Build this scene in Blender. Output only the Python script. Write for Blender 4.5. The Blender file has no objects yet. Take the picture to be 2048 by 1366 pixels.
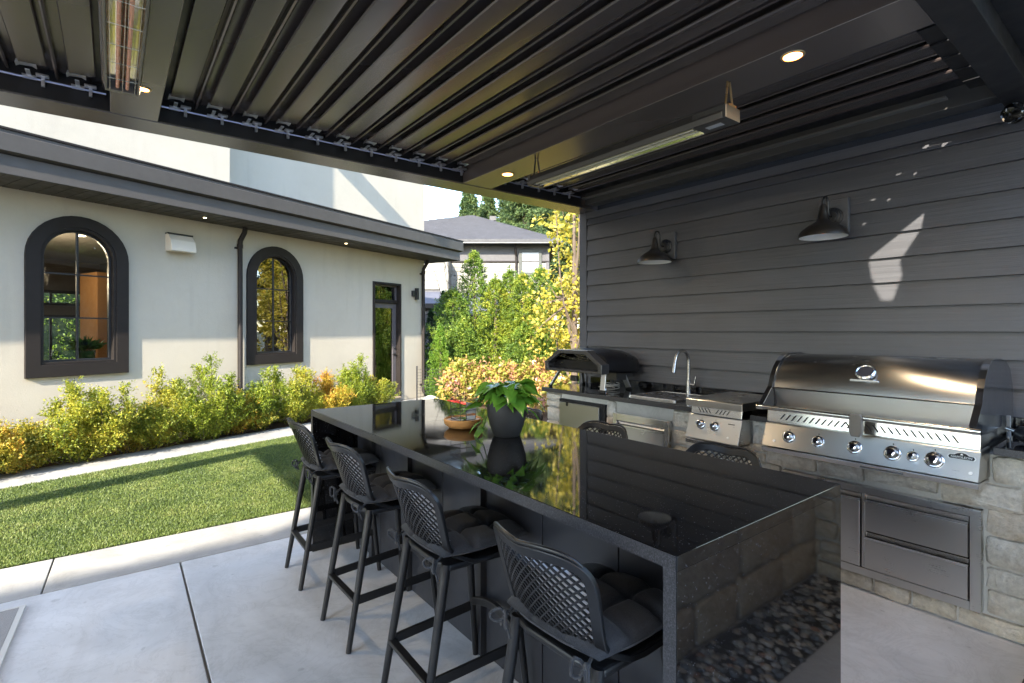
import bpy, bmesh, math, random
import numpy as np
from mathutils import Vector, Matrix

S = bpy.context.scene
# ---------------------------------------------------------------- camera
H = 1.55
cd = bpy.data.cameras.new("camera"); cam = bpy.data.objects.new("camera", cd)
S.collection.objects.link(cam)
cam.location = (0, 0, H)
cam.rotation_euler = (math.radians(90), 0, -math.atan2(799, 1041))
cd.sensor_width = 36; cd.lens = 36 * 1041 / 2048
cd.shift_y = -23 / 2048
cd.clip_start = 0.05; cd.clip_end = 2000
S.camera = cam
# ---------------------------------------------------------------- light
SUN = Vector((.819, .574, -.55)).normalized()
W = bpy.data.worlds.new("World"); S.world = W; W.use_nodes = True
wn = W.node_tree; bg = wn.nodes["Background"]
sky = wn.nodes.new("ShaderNodeTexSky"); sky.sky_type = 'NISHITA'; sky.sun_disc = False
sky.sun_elevation = math.asin(-SUN.z)
sky.sun_rotation = math.atan2(-SUN.x, -SUN.y)
sky.air_density = 1.0; sky.dust_density = 0.5; sky.ozone_density = 1.2
wn.links.new(sky.outputs[0], bg.inputs[0]); bg.inputs[1].default_value = 0.15
sd = bpy.data.lights.new("sun", 'SUN'); sun = bpy.data.objects.new("sun", sd); S.collection.objects.link(sun)
sd.energy = 2.4; sd.angle = math.radians(0.6); sd.color = (1, .90, .74)
sun.rotation_euler = SUN.to_track_quat('-Z', 'Y').to_euler()
S.view_settings.view_transform = 'Standard'; S.view_settings.look = 'None'
S.view_settings.exposure = 3.0; S.view_settings.gamma = 1; S.view_settings.use_curve_mapping = False
S.render.engine = 'CYCLES'
S.cycles.max_bounces = 8; S.cycles.diffuse_bounces = 5; S.cycles.glossy_bounces = 5
S.cycles.transparent_max_bounces = 12; S.cycles.caustics_reflective = False; S.cycles.caustics_refractive = False
S.cycles.sample_clamp_indirect = 4

# ---------------------------------------------------------------- helpers
C = S.collection
def link(o, parent=None):
    C.objects.link(o)
    if parent is not None: o.parent = parent
    return o
def tag(o, label=None, cat=None, group=None, kind=None):
    if label: o['label'] = label
    if cat: o['category'] = cat
    if group: o['group'] = group
    if kind: o['kind'] = kind
    return o
def thing(name, label, cat, loc=(0, 0, 0), rz=0, group=None):
    o = bpy.data.objects.new(name, None); C.objects.link(o)
    o.location = loc; o.rotation_euler = (0, 0, rz); o.empty_display_size = .1
    return tag(o, label, cat, group)
def copy_tree(o, parent=None):
    c = o.copy(); C.objects.link(c); c.parent = parent
    for ch in o.children:
        copy_tree(ch, c)
    return c
class MB:
    def __init__(s): s.v = []; s.f = []
    def add(s, vs, fs):
        n = len(s.v); s.v += [tuple(p) for p in vs]; s.f += [tuple(i + n for i in f) for f in fs]; return s
    def box(s, x0, x1, y0, y1, z0, z1):
        x0, x1 = min(x0, x1), max(x0, x1); y0, y1 = min(y0, y1), max(y0, y1); z0, z1 = min(z0, z1), max(z0, z1)
        return s.add([(x0, y0, z0), (x1, y0, z0), (x1, y1, z0), (x0, y1, z0), (x0, y0, z1), (x1, y0, z1), (x1, y1, z1), (x0, y1, z1)],
                     [(0, 3, 2, 1), (4, 5, 6, 7), (0, 1, 5, 4), (1, 2, 6, 5), (2, 3, 7, 6), (3, 0, 4, 7)])
    def prism(s, prof, axis, a, b, caps=True):
        """prof: 2D points in the plane perpendicular to axis; 'x': (y,z), 'y': (x,z), 'z': (x,y)"""
        def P(p, t):
            return {'x': (t, p[0], p[1]), 'y': (p[0], t, p[1]), 'z': (p[0], p[1], t)}[axis]
        n = len(prof); vs = [P(p, a) for p in prof] + [P(p, b) for p in prof]
        fs = [(i, (i + 1) % n, n + (i + 1) % n, n + i) for i in range(n)]
        if caps: fs += [tuple(range(n - 1, -1, -1)), tuple(range(n, 2 * n))]
        return s.add(vs, fs)
    def tube(s, path, r, n=8, caps=True):
        path = [Vector(p) for p in path]; m = len(path)
        rs = r if isinstance(r, (list, tuple)) else [r] * m
        t0 = (path[1] - path[0]).normalized()
        u = t0.orthogonal().normalized(); vs = []
        for i, p in enumerate(path):
            t = (path[min(i + 1, m - 1)] - path[max(i - 1, 0)]).normalized()
            u = (u - t * u.dot(t)).normalized(); w = t.cross(u)
            for k in range(n):
                a = 2 * math.pi * k / n
                vs.append(p + (u * math.cos(a) + w * math.sin(a)) * rs[i])
        fs = [(i * n + k, i * n + (k + 1) % n, (i + 1) * n + (k + 1) % n, (i + 1) * n + k) for i in range(m - 1) for k in range(n)]
        if caps: fs += [tuple(range(n - 1, -1, -1)), tuple(range((m - 1) * n, m * n))]
        return s.add(vs, fs)
    def flatbar(s, path, w, h, upv=(0, 0, 1)):
        path = [Vector(p) for p in path]; m = len(path); vs = []
        for i, p in enumerate(path):
            t = (path[min(i + 1, m - 1)] - path[max(i - 1, 0)]).normalized()
            up = upv[i] if isinstance(upv, list) else Vector(upv)
            sd_ = t.cross(up).normalized(); uu = sd_.cross(t).normalized()
            for a, b in ((-1, -1), (1, -1), (1, 1), (-1, 1)):
                vs.append(p + sd_ * a * w / 2 + uu * b * h / 2)
        fs = [(i * 4 + k, i * 4 + (k + 1) % 4, (i + 1) * 4 + (k + 1) % 4, (i + 1) * 4 + k) for i in range(m - 1) for k in range(4)]
        fs += [(3, 2, 1, 0), tuple((m - 1) * 4 + k for k in range(4))]
        return s.add(vs, fs)
    def lathe(s, prof, n=24, M=None, caps=True):
        """prof: (r, z) around local z; M maps to place"""
        M = M or Matrix(); vs = []
        for r, z in prof:
            for k in range(n):
                a = 2 * math.pi * k / n
                vs.append(M @ Vector((r * math.cos(a), r * math.sin(a), z)))
        m = len(prof)
        fs = [(i * n + k, i * n + (k + 1) % n, (i + 1) * n + (k + 1) % n, (i + 1) * n + k) for i in range(m - 1) for k in range(n)]
        if caps: fs += [tuple(range(n - 1, -1, -1)), tuple(range((m - 1) * n, m * n))]
        return s.add(vs, fs)
    def build(s, name, m, parent=None, smooth=False, bevel=0, loc=None, seg=2, kind=None):
        me = bpy.data.meshes.new(name); me.from_pydata(s.v, [], s.f)
        bm = bmesh.new(); bm.from_mesh(me); bmesh.ops.recalc_face_normals(bm, faces=bm.faces); bm.to_mesh(me); bm.free()
        if smooth:
            me.polygons.foreach_set('use_smooth', [True] * len(me.polygons))
        me.materials.append(m)
        o = bpy.data.objects.new(name, me); link(o, parent)
        if loc: o.location = loc
        if smooth and smooth != 'all':
            me.set_sharp_from_angle(angle=math.radians(40))
        if bevel:
            b = o.modifiers.new('bevel', 'BEVEL'); b.width = bevel; b.segments = seg; b.limit_method = 'ANGLE'; b.angle_limit = math.radians(40)
            b.harden_normals = False
        if kind: o['kind'] = kind
        return o
def box(name, m, parent, x0, x1, y0, y1, z0, z1, bevel=0, kind=None):
    return MB().box(x0, x1, y0, y1, z0, z1).build(name, m, parent, bevel=bevel, kind=kind)
def MT(loc, z=(0, 0, 1)):
    q = Vector(z).to_track_quat('Z', 'Y'); return Matrix.Translation(loc) @ q.to_matrix().to_4x4()

# ---------------------------------------------------------------- materials
def mat(name, col=(.5, .5, .5), rough=.5, metal=0, **k):
    m = bpy.data.materials.new(name); m.use_nodes = True; b = m.node_tree.nodes['Principled BSDF']
    b.inputs['Base Color'].default_value = (*col, 1); b.inputs['Roughness'].default_value = rough; b.inputs['Metallic'].default_value = metal
    for a, v in k.items(): b.inputs[a.replace('_', ' ')].default_value = v
    return m
def N(m, t, **k):
    n = m.node_tree.nodes.new('ShaderNode' + t)
    for a, v in k.items(): setattr(n, a, v)
    return n
def L(m, a, b): m.node_tree.links.new(a, b)
def bsdf(m): return m.node_tree.nodes['Principled BSDF']
def coords(m, scale=(1, 1, 1), obj=True):
    t = N(m, 'TexCoord'); mp = N(m, 'Mapping'); mp.inputs['Scale'].default_value = scale
    L(m, t.outputs['Object' if obj else 'Generated'], mp.inputs[0]); return mp.outputs[0]
def geo(m, scale=(1, 1, 1)):
    t = N(m, 'NewGeometry'); mp = N(m, 'Mapping'); mp.inputs['Scale'].default_value = scale
    L(m, t.outputs['Position'], mp.inputs[0]); return mp.outputs[0]
def noise(m, vec, scale, detail=4, rough=.55, dist=0):
    n = N(m, 'TexNoise'); n.inputs['Scale'].default_value = scale; n.inputs['Detail'].default_value = detail
    n.inputs['Roughness'].default_value = rough; n.inputs['Distortion'].default_value = dist
    L(m, vec, n.inputs['Vector']); return n.outputs[0]
def ramp(m, fac, stops, interp='LINEAR'):
    r = N(m, 'ValToRGB'); r.color_ramp.interpolation = interp; e = r.color_ramp.elements
    while len(e) < len(stops): e.new(.5)
    for i, (p, c) in enumerate(stops):
        e[i].position = p; e[i].color = (*c, 1) if not isinstance(c, (int, float)) else (c, c, c, 1)
    L(m, fac, r.inputs[0]); return r.outputs[0]
def mix(m, a, b, fac, mode='MIX'):
    x = N(m, 'Mix', data_type='RGBA', blend_type=mode)
    for s_, v in ((6, a), (7, b), (0, fac)):
        if isinstance(v, (int, float)): x.inputs[s_].default_value = v
        elif isinstance(v, tuple): x.inputs[s_].default_value = (*v, 1)
        else: L(m, v, x.inputs[s_])
    return x.outputs[2]
def bump(m, h, strength=.3, dist=.01):
    b = N(m, 'Bump'); b.inputs['Strength'].default_value = strength; b.inputs['Distance'].default_value = dist
    L(m, h, b.inputs['Height']); L(m, b.outputs[0], bsdf(m).inputs['Normal']); return b
def setc(m, c): L(m, c, bsdf(m).inputs['Base Color'])
def setr(m, c): L(m, c, bsdf(m).inputs['Roughness'])

def m_stucco():
    m = mat('stucco', rough=.85); g = geo(m)
    a = noise(m, g, .7, 5); b = noise(m, g, 60, 6, .7); c = noise(m, geo(m, (3, 3, .4)), 1.5, 4)
    base = ramp(m, a, [(.3, (.390, .355, .292)), (.7, (.435, .398, .335))])
    st = ramp(m, c, [(.55, 1.0), (.8, .9)])
    tr = noise(m, g, 7, 6, .7, 1.0); setc(m, mix(m, mix(m, base, st, 1.0, 'MULTIPLY'), ramp(m, tr, [(.3, .975), (.7, 1.015)]), 1.0, 'MULTIPLY')); bump(m, mix(m, b, tr, .3), .6, .005); return m
def m_paint(name, c, rough=.45, var=.15, grain=None):
    m = mat(name, c, rough); g = geo(m); a = noise(m, g, 2.5, 5)
    setc(m, mix(m, tuple(x * (1 - var) for x in c), tuple(min(1, x * (1 + var)) for x in c), a))
    d = noise(m, g, 9, 5); setr(m, ramp(m, d, [(.3, rough - .08), (.7, rough + .1)]))
    if grain:
        bump(m, noise(m, geo(m, grain), 1, 6, .7), .35, .003)
    return m
def m_concrete(name, c, dark=.75, crack=True):
    m = mat(name, c, .7); g = geo(m)
    a = noise(m, g, .9, 6, .6, .6); b = noise(m, g, 5, 6, .65); f = noise(m, g, 90, 4, .6); s = noise(m, geo(m, (1, .35, 1)), 1.7, 5, .6, 1.2)
    col = ramp(m, a, [(.3, tuple(x * .86 for x in c)), (.55, c), (.75, tuple(min(1, x * 1.12) for x in c))])
    col = mix(m, col, ramp(m, b, [(.3, .86), (.6, 1.0), (.8, 1.06)]), .8, 'MULTIPLY')
    col = mix(m, col, ramp(m, s, [(.35, dark), (.55, 1.0)]), .8, 'MULTIPLY'); w_ = noise(m, g, 2.3, 8, .75, 2.5); col = mix(m, col, ramp(m, w_, [(.47, 1.0), (.5, .88), (.53, 1.0), (.66, 1.0), (.72, 1.10)]), .9, 'MULTIPLY')
    spt = noise(m, g, 14, 2, .4); col = mix(m, col, ramp(m, spt, [(.25, .6), (.29, 1.0)]), .5, 'MULTIPLY')
    setc(m, col); setr(m, ramp(m, b, [(.3, .5), (.7, .8)])); bump(m, mix(m, f, b, .4), .25, .004); return m
def m_granite():
    m = mat('black_granite', (.012, .012, .014), .05, IOR=1.6); g = geo(m)
    v = N(m, 'TexVoronoi'); v.inputs['Scale'].default_value = 210; L(m, g, v.inputs[0])
    sp = N(m, 'TexWhiteNoise'); L(m, v.outputs['Position'], sp.inputs[0])
    fl = ramp(m, sp.outputs[0], [(.90, 0.0), (.97, 1.0)]); sm = ramp(m, v.outputs[0], [(.18, 1.0), (.30, 0.0)])
    k = mix(m, fl, sm, 1.0, 'MULTIPLY')
    f2 = noise(m, g, 260, 2)
    base = ramp(m, f2, [(.4, (.003, .003, .0035)), (.68, (.010, .010, .012))])
    setc(m, mix(m, base, (.26, .26, .29), k))
    sm2 = noise(m, g, 3.5, 5, .6, .5); setr(m, ramp(m, sm2, [(.35, .025), (.62, .06), (.8, .16)])); return m
def m_granite_edge():
    m = mat('honed_granite', (.06, .06, .065), .35); g = geo(m); f = noise(m, g, 220, 3)
    setc(m, ramp(m, f, [(.35, (.018, .018, .021)), (.55, (.040, .040, .045)), (.75, (.09, .09, .10))])); return m
def m_siding():
    c = (.07, .07, .08)
    m = mat('siding_paint', c, .5); g = geo(m, (60, 1.6, 60)); n1 = noise(m, g, 1, 6, .65, .4)
    n2 = noise(m, geo(m), 1.6, 5)
    setc(m, mix(m, ramp(m, n1, [(.3, (.058, .060, .070)), (.7, (.078, .081, .094))]), ramp(m, n2, [(.3, .88), (.7, 1.1)]), 1.0, 'MULTIPLY'))
    setr(m, ramp(m, n1, [(.3, .38), (.7, .58)])); bump(m, n1, .6, .004); return m
def m_steel(name='brushed_steel', grain=(4, 4, 400), c=.5, rough=.24):
    m = mat(name, (c, c * .985, c * .96), rough, 1); n1 = noise(m, geo(m, grain), 1, 2, .5); n2 = noise(m, geo(m), 6, 4)
    setr(m, mix(m, ramp(m, n1, [(.3, rough - .01), (.7, rough + .01)]), ramp(m, n2, [(.3, rough - .02), (.7, rough + .03)]), .5))
    tg = N(m, 'Tangent'); tg.direction_type = 'RADIAL'; tg.axis = 'Z'; L(m, tg.outputs[0], bsdf(m).inputs['Tangent']); bsdf(m).inputs['Anisotropic'].default_value = .75; bsdf(m).inputs['Anisotropic Rotation'].default_value = .25
    return m
def m_stone():
    m = mat('veneer_stone', rough=.9); oi = N(m, 'ObjectInfo'); g = geo(m)
    base = ramp(m, oi.outputs['Random'], [(0, (.54, .46, .36)), (.2, (.68, .63, .54)), (.4, (.56, .54, .49)), (.6, (.70, .62, .49)), (.8, (.50, .47, .41)), (1, (.70, .68, .63))])
    a = noise(m, g, 9, 6, .65, .8); b = noise(m, g, 40, 6, .7); v = noise(m, g, 3, 3)
    col = mix(m, base, ramp(m, a, [(.3, (.34, .24, .15)), (.48, (.56, .50, .40)), (.7, (.68, .66, .60))]), .5)
    setc(m, mix(m, col, ramp(m, b, [(.3, .72), (.7, 1.15)]), .9, 'MULTIPLY')); bump(m, mix(m, a, b, .5), 1.0, .02); return m
def m_leaf(name, stops, trans=.35, rough=.5, objvar=0):
    m = bpy.data.materials.new(name); m.use_nodes = True; nt = m.node_tree; b = bsdf(m)
    g = N(m, 'NewGeometry'); n = noise(m, g.outputs['Position'], 2.2, 3)
    ad = N(m, 'Math', operation='MULTIPLY_ADD'); ad.inputs[1].default_value = .55; L(m, g.outputs['Random Per Island'], ad.inputs[0])
    a2 = N(m, 'Math', operation='MULTIPLY_ADD'); a2.inputs[1].default_value = 1.3; a2.inputs[2].default_value = -.42; L(m, n, a2.inputs[0]); L(m, a2.outputs[0], ad.inputs[2])
    c = ramp(m, ad.outputs[0], stops); L(m, c, b.inputs['Base Color']); b.inputs['Roughness'].default_value = rough
    t = N(m, 'BsdfTranslucent'); L(m, c, t.inputs[0]); ms = N(m, 'MixShader'); ms.inputs[0].default_value = trans
    L(m, b.outputs[0], ms.inputs[1]); L(m, t.outputs[0], ms.inputs[2]); L(m, ms.outputs[0], nt.nodes['Material Output'].inputs[0]); return m
def m_emit(name, c, s):
    m = mat(name, c, .5); b = bsdf(m); b.inputs['Emission Color'].default_value = (*c, 1); b.inputs['Emission Strength'].default_value = s; return m
def m_glass(name='window_glass', ior=2.5, tint=(.75, .8, .78)):
    m = bpy.data.materials.new(name); m.use_nodes = True; nt = m.node_tree; nt.nodes.remove(bsdf(m))
    fr = N(m, 'Fresnel'); fr.inputs[0].default_value = ior; gl = N(m, 'BsdfGlossy'); gl.inputs['Roughness'].default_value = 0.0
    tr = N(m, 'BsdfTransparent'); tr.inputs[0].default_value = (*tint, 1); ms = N(m, 'MixShader')
    L(m, fr.outputs[0], ms.inputs[0]); L(m, tr.outputs[0], ms.inputs[1]); L(m, gl.outputs[0], ms.inputs[2]); L(m, ms.outputs[0], nt.nodes['Material Output'].inputs[0]); return m
STUCCO = m_stucco()
TRIM = m_paint('dark_trim', (.016, .013, .012), .6); bsdf(TRIM).inputs['Specular IOR Level'].default_value = .22
FASCIA = m_paint('fascia_paint', (.055, .050, .046), .6, .18, (40, 40, 3)); bsdf(FASCIA).inputs['Specular IOR Level'].default_value = .35
SOFFIT = m_paint('soffit_paint', (.040, .034, .027), .6)
ROOFM = mat('roof_membrane', (.06, .06, .06), .8)
CONC = m_concrete('patio_concrete', (.575, .58, .59))
CONCW = m_concrete('border_concrete', (.36, .35, .33))
GRAN = m_granite(); GREDGE = m_granite_edge()
SIDING = m_siding(); STEEL = m_steel(c=.70); STEELV = m_steel('brushed_steel_drawer', (4, 4, 400), .56, .28)
CHROME = mat('chrome', (.75, .75, .75), .08, 1); NICKEL = m_steel('satin_nickel', (40, 40, 40), .48, .25)
LOUV = mat('louver_bronze', (.062, .049, .046), .26); bsdf(LOUV).inputs['IOR'].default_value = 1.65
BEAMM = mat('beam_bronze', (.085, .069, .062), .26); bsdf(BEAMM).inputs['IOR'].default_value = 1.7
BLACKM = m_paint('black_metal', (.012, .012, .014), .4)
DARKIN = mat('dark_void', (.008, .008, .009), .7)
PLAST = m_paint('black_resin', (.008, .008, .009), .36, .1)
PANEL = m_paint('island_panel', (.022, .023, .028), .38, .12)
STONE = m_stone(); MORTAR = m_concrete('mortar', (.60, .58, .53), .9)
WHITEP = mat('white_enamel', (.82, .82, .78), .3)
GLASS2 = m_glass('coated_glass', 3.0, (.5, .52, .5))
GLASS = m_glass('window_glass', 1.75, (.9, .92, .9)); CLEAR = m_glass('clear_glass', 1.45, (.95, .97, .96))
MUNT = mat('muntin_black', (.012, .013, .016), .4)
WARM = m_emit('warm_lamp', (1, .68, .32), 1.1)
def m_fabric():
    m = mat('cushion_fabric', (.03, .027, .03), .95, Sheen_Weight=.12)
    g = geo(m); w1 = noise(m, geo(m, (420, 420, 60)), 1, 2); a = noise(m, g, 7, 4)
    setc(m, mix(m, ramp(m, w1, [(.3, (.014, .0145, .017)), (.7, (.038, .040, .048))]), ramp(m, a, [(.3, .85), (.7, 1.15)]), 1.0, 'MULTIPLY'))
    bump(m, w1, .5, .002); return m
FABRIC = m_fabric()
def m_mulch():
    m = mat('mulch', (.06, .035, .022), .95); g = geo(m); a = noise(m, g, 30, 5, .7); b = noise(m, g, 4, 4)
    setc(m, ramp(m, a, [(.3, (.02, .012, .008)), (.55, (.085, .045, .028)), (.75, (.15, .09, .06))])); bump(m, a, 1, .03); return m
MULCH = m_mulch()
def m_turfbase():
    m = mat('turf_base', (.03, .05, .015), .95); return m
TURFB = m_turfbase()
BARK = m_paint('bark', (.10, .075, .055), .9, .3, (20, 20, 4))

# foliage builder -------------------------------------------------
def leaf_mesh(name, P, D, Nn, size, aspect, m, parent=None, fold=.15, kind=None, curl=0):
    """P base points, D directions, Nn normals, size lengths -> diamond leaves"""
    P = np.asarray(P, float); D = np.asarray(D, float); Nn = np.asarray(Nn, float); n = len(P)
    D /= np.linalg.norm(D, axis=1, keepdims=True) + 1e-9
    Sx = np.cross(D, Nn); Sx /= np.linalg.norm(Sx, axis=1, keepdims=True) + 1e-9
    Up = np.cross(Sx, D); s = np.asarray(size, float).reshape(-1, 1) * np.ones((n, 1))
    v = np.empty((n, 4, 3)); v[:, 0] = P; v[:, 1] = P + D * s * .45 + Sx * s * aspect * .5 + Up * s * fold
    v[:, 2] = P + D * s - Up * s * curl; v[:, 3] = P + D * s * .45 - Sx * s * aspect * .5 + Up * s * fold
    idx = np.arange(n)[:, None] * 4
    tri = np.stack([idx + [[0, 1, 2]], idx + [[0, 2, 3]]], 1).reshape(-1, 3)
    me = bpy.data.meshes.new(name); me.vertices.add(n * 4); me.vertices.foreach_set('co', v.reshape(-1).astype(np.float32))
    me.loops.add(len(tri) * 3); me.loops.foreach_set('vertex_index', tri.reshape(-1).astype(np.int32))
    me.polygons.add(len(tri)); me.polygons.foreach_set('loop_start', (np.arange(len(tri)) * 3).astype(np.int32))
    me.polygons.foreach_set('loop_total', np.full(len(tri), 3, np.int32))
    me.update(calc_edges=True); me.validate(); me.materials.append(m)
    o = bpy.data.objects.new(name, me); link(o, parent)
    if kind: o['kind'] = kind
    return o
def unit(rg, n):
    a = rg.normal(size=(n, 3)); return a / np.linalg.norm(a, axis=1, keepdims=True)
def sprays(rg, base, dirs, lens, per, ls, spread=.5, jitter=.02, droop=0):
    """leaves strung along twigs"""
    k = len(base); t = rg.random((k, per)) ** .8
    P = base[:, None] + dirs[:, None] * (lens[:, None] * t)[..., None]
    P[..., 2] -= droop * (lens[:, None] * t) ** 2
    P = P + rg.normal(size=P.shape) * jitter
    D = dirs[:, None] * .7 + unit(rg, k * per).reshape(k, per, 3) * spread * 1.6
    Nn = unit(rg, k * per) + np.array([0, 0, .9])
    sz = ls * (.6 + .8 * rg.random(k * per))
    return P.reshape(-1, 3), D.reshape(-1, 3), Nn, sz
# ================================================================= GROUND
def sheet(name, pts, z, m, kind='structure', label=None):
    o = MB().add([(x, y, z) for x, y in pts], [tuple(range(len(pts)))]).build(name, m); o['kind'] = kind; return o
def slab(name, pts, z0, z1, m, bev=.004):
    o = MB().prism(pts, 'z', z0, z1).build(name, m, bevel=bev); o['kind'] = 'structure'; return o
def m_ground():
    m = mat('ground_soil', (.07, .06, .04), .95); g = geo(m); a = noise(m, g, .2, 6); setc(m, ramp(m, a, [(.35, (.05, .07, .025)), (.65, (.10, .085, .055))])); return m
sheet('ground', [(-400, -400), (400, -400), (400, 400), (-400, 400)], -.06, m_ground())
# patio slabs, butted with open joints
slab('patio', [(.365, 4.105), (.33, 1.2), (.33, -6), (3.6, -6), (3.6, 4.105)], -.2, 0, CONC)
slab('patio_slab', [(-14, 4.105), (-14, -6), (.318, -6), (.318, 1.2), (.353, 4.105)], -.2, 0, CONC)
slab('patio_slab', [(3.61, 4.105), (3.61, -6), (5.2, -6), (5.2, 4.105)], -.2, -.002, CONC)
slab('border_slab', [(-.328, 4.112), (5.2, 4.112), (5.2, 4.675), (-.31, 4.69)], -.2, .001, CONCW)
slab('border_slab', [(-14, 4.112), (-.336, 4.112), (-.318, 4.69), (-14, 4.76)], -.2, .001, CONCW)
sheet('joint_fill', [(-14, -6), (5.2, -6), (5.2, 4.7), (-14, 4.7)], -.02, mat('joint_sand', (.16, .15, .14), .95))
# path along the house
E18 = (math.cos(math.radians(18)), math.sin(math.radians(18)))
def pl(p, t): return (p[0] + E18[0] * t, p[1] + E18[1] * t)
pn = (-.869, 7.055); pf = (-.957, 7.773)
slab('path', [pl(pn, -12), pl(pn, 3.05), (2.9, 8.4), (5.2, 8.9), (6.6, 9.6), (5.9, 10.9), (4.1, 10.15), (3.2, 9.25), pl(pf, 3.35), pl(pf, -12)], -.2, .001, CONCW)
slab('path_slab', [(3.0, 8.41), (3.35, 4.72), (3.9, 4.72), (4.3, 8.6)], -.2, -.003, CONCW)
sheet('planting_bed', [(-16, 1), (6, 10.6), (6, 11.3), (-16, 5)], -.035, MULCH)
# mulch bed to the right, behind the kitchen
sheet('garden_bed', [(3.9, 4.2), (14, 4.2), (22, 14), (6, 16), (5.2, 9.0), (4.2, 8.5)], -.012, MULCH)
# turf
turf = [(-12, 3.44), (-12, 4.79), (-.31, 4.70), (3.3, 4.69), (3.0, 8.3), (2.2, 8.03)]
sheet('lawn', [(-12, 4.80), (-.31, 4.71), (3.3, 4.70), (2.95, 8.32), pl(pn, 3.0), pl(pn, -11)], -.004, TURFB)
rg = np.random.default_rng(4)
def inlawn(p):
    x, y = p[:, 0], p[:, 1]
    far = pn[1] + (x - pn[0]) * math.tan(math.radians(18)); near = np.where(x < -.31, 4.70 - (x + .31) * .0078, 4.70)
    return (y > near) & (y < far) & (x < 3.25)
n = 330000
p = np.stack([rg.uniform(-2.3, 3.25, n), 4.69 + 3.9 * rg.random(n) ** 1.25], 1); p = p[inlawn(p)]
n = len(p); P3 = np.concatenate([p, np.full((n, 1), -.004)], 1)
D3 = np.stack([rg.normal(0, .55, n) + .15, rg.normal(0, .55, n), np.ones(n)], 1)
GRASS = m_leaf('turf_blades', [(0, (.036, .064, .015)), (.35, (.085, .13, .025)), (.7, (.145, .19, .04)), (1, (.23, .24, .08))], .25, .55)
o = leaf_mesh('turf_blades', P3, D3, unit(rg, n), .013 + .012 * rg.random(n), .26, GRASS, fold=.03)
tag(o, 'short bright green turf blades between the patio border and the path', 'grass', kind='stuff')

# rug at the left edge
def m_rug():
    m = mat('rug_weave', (.3, .29, .28), .95); g = geo(m, (160, 160, 1)); w = N(m, 'TexChecker'); w.inputs['Scale'].default_value = 1; L(m, g, w.inputs[0])
    setc(m, mix(m, (.16, .155, .15), (.36, .35, .34), w.outputs[1])); bump(m, w.outputs[1], .5, .003); return m
r = thing('outdoor_rug', 'woven grey outdoor rug at the left edge of the patio', 'rug', (-1.5, 3.0, 0))
MB().prism([(-1.3, -1.9), (.995, -1.9), (1.093, .9), (-1.3, .9)], 'z', 0, .008).build('weave', m_rug(), r)
MB().prism([(.997, -1.9), (1.022, -1.9), (1.12, .915), (-1.3, .915), (-1.3, .902), (1.095, .902)], 'z', 0, .010).build('edging', mat('rug_edge', (.5, .49, .46), .9), r)
r.location = (-1.505, 3.06, .001)

# pebble strip and low stone wall next to the island end
def pebbles():
    rg = random.Random(3); mb = MB()
    for i in range(1100):
        x = rg.uniform(1.2, 4.2); y = rg.uniform(.115, .445); a = rg.uniform(.011, .028); b = a * rg.uniform(.6, 1); c = a * rg.uniform(.35, .7); th = rg.uniform(0, 3.1); z = rg.uniform(-.006, .012)
        M = Matrix.Translation((x, y, z)) @ Matrix.Rotation(th, 4, 'Z') @ Matrix.Rotation(rg.uniform(-.4, .4), 4, 'X')
        vs = []
        for la in (-60, -20, 20, 60):
            for k in range(7):
                an = 2 * math.pi * k / 7
                vs.append(M @ Vector((a * math.cos(math.radians(la)) * math.cos(an), b * math.cos(math.radians(la)) * math.sin(an), c * math.sin(math.radians(la)))))
        fs = [(r_ * 7 + k, r_ * 7 + (k + 1) % 7, (r_ + 1) * 7 + (k + 1) % 7, (r_ + 1) * 7 + k) for r_ in range(3) for k in range(7)] + [(6, 5, 4, 3, 2, 1, 0), tuple(range(21, 28))]
        mb.add(vs, fs)
    m = mat('river_pebble', rough=.6); g = N(m, 'NewGeometry')
    setc(m, ramp(m, g.outputs['Random Per Island'], [(0, (.16, .18, .20)), (.25, (.38, .38, .38)), (.45, (.25, .27, .27)), (.6, (.58, .56, .52)), (.75, (.42, .36, .29)), (.90, (.5, .5, .48)), (.97, (.36, .22, .16)), (1, (.2, .21, .23))], 'CONSTANT'))
    o = mb.build('pebbles', m, smooth='all'); tag(o, 'mixed grey and tan river pebbles strewn in the strip by the low stone wall', 'pebbles', kind='stuff')
pebbles()
slab('pebble_bed', [(1.15, .1), (4.25, .1), (4.25, .45), (1.15, .45)], -.05, .002, mat('pebble_bed', (.06, .06, .06), .9), 0)

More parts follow.
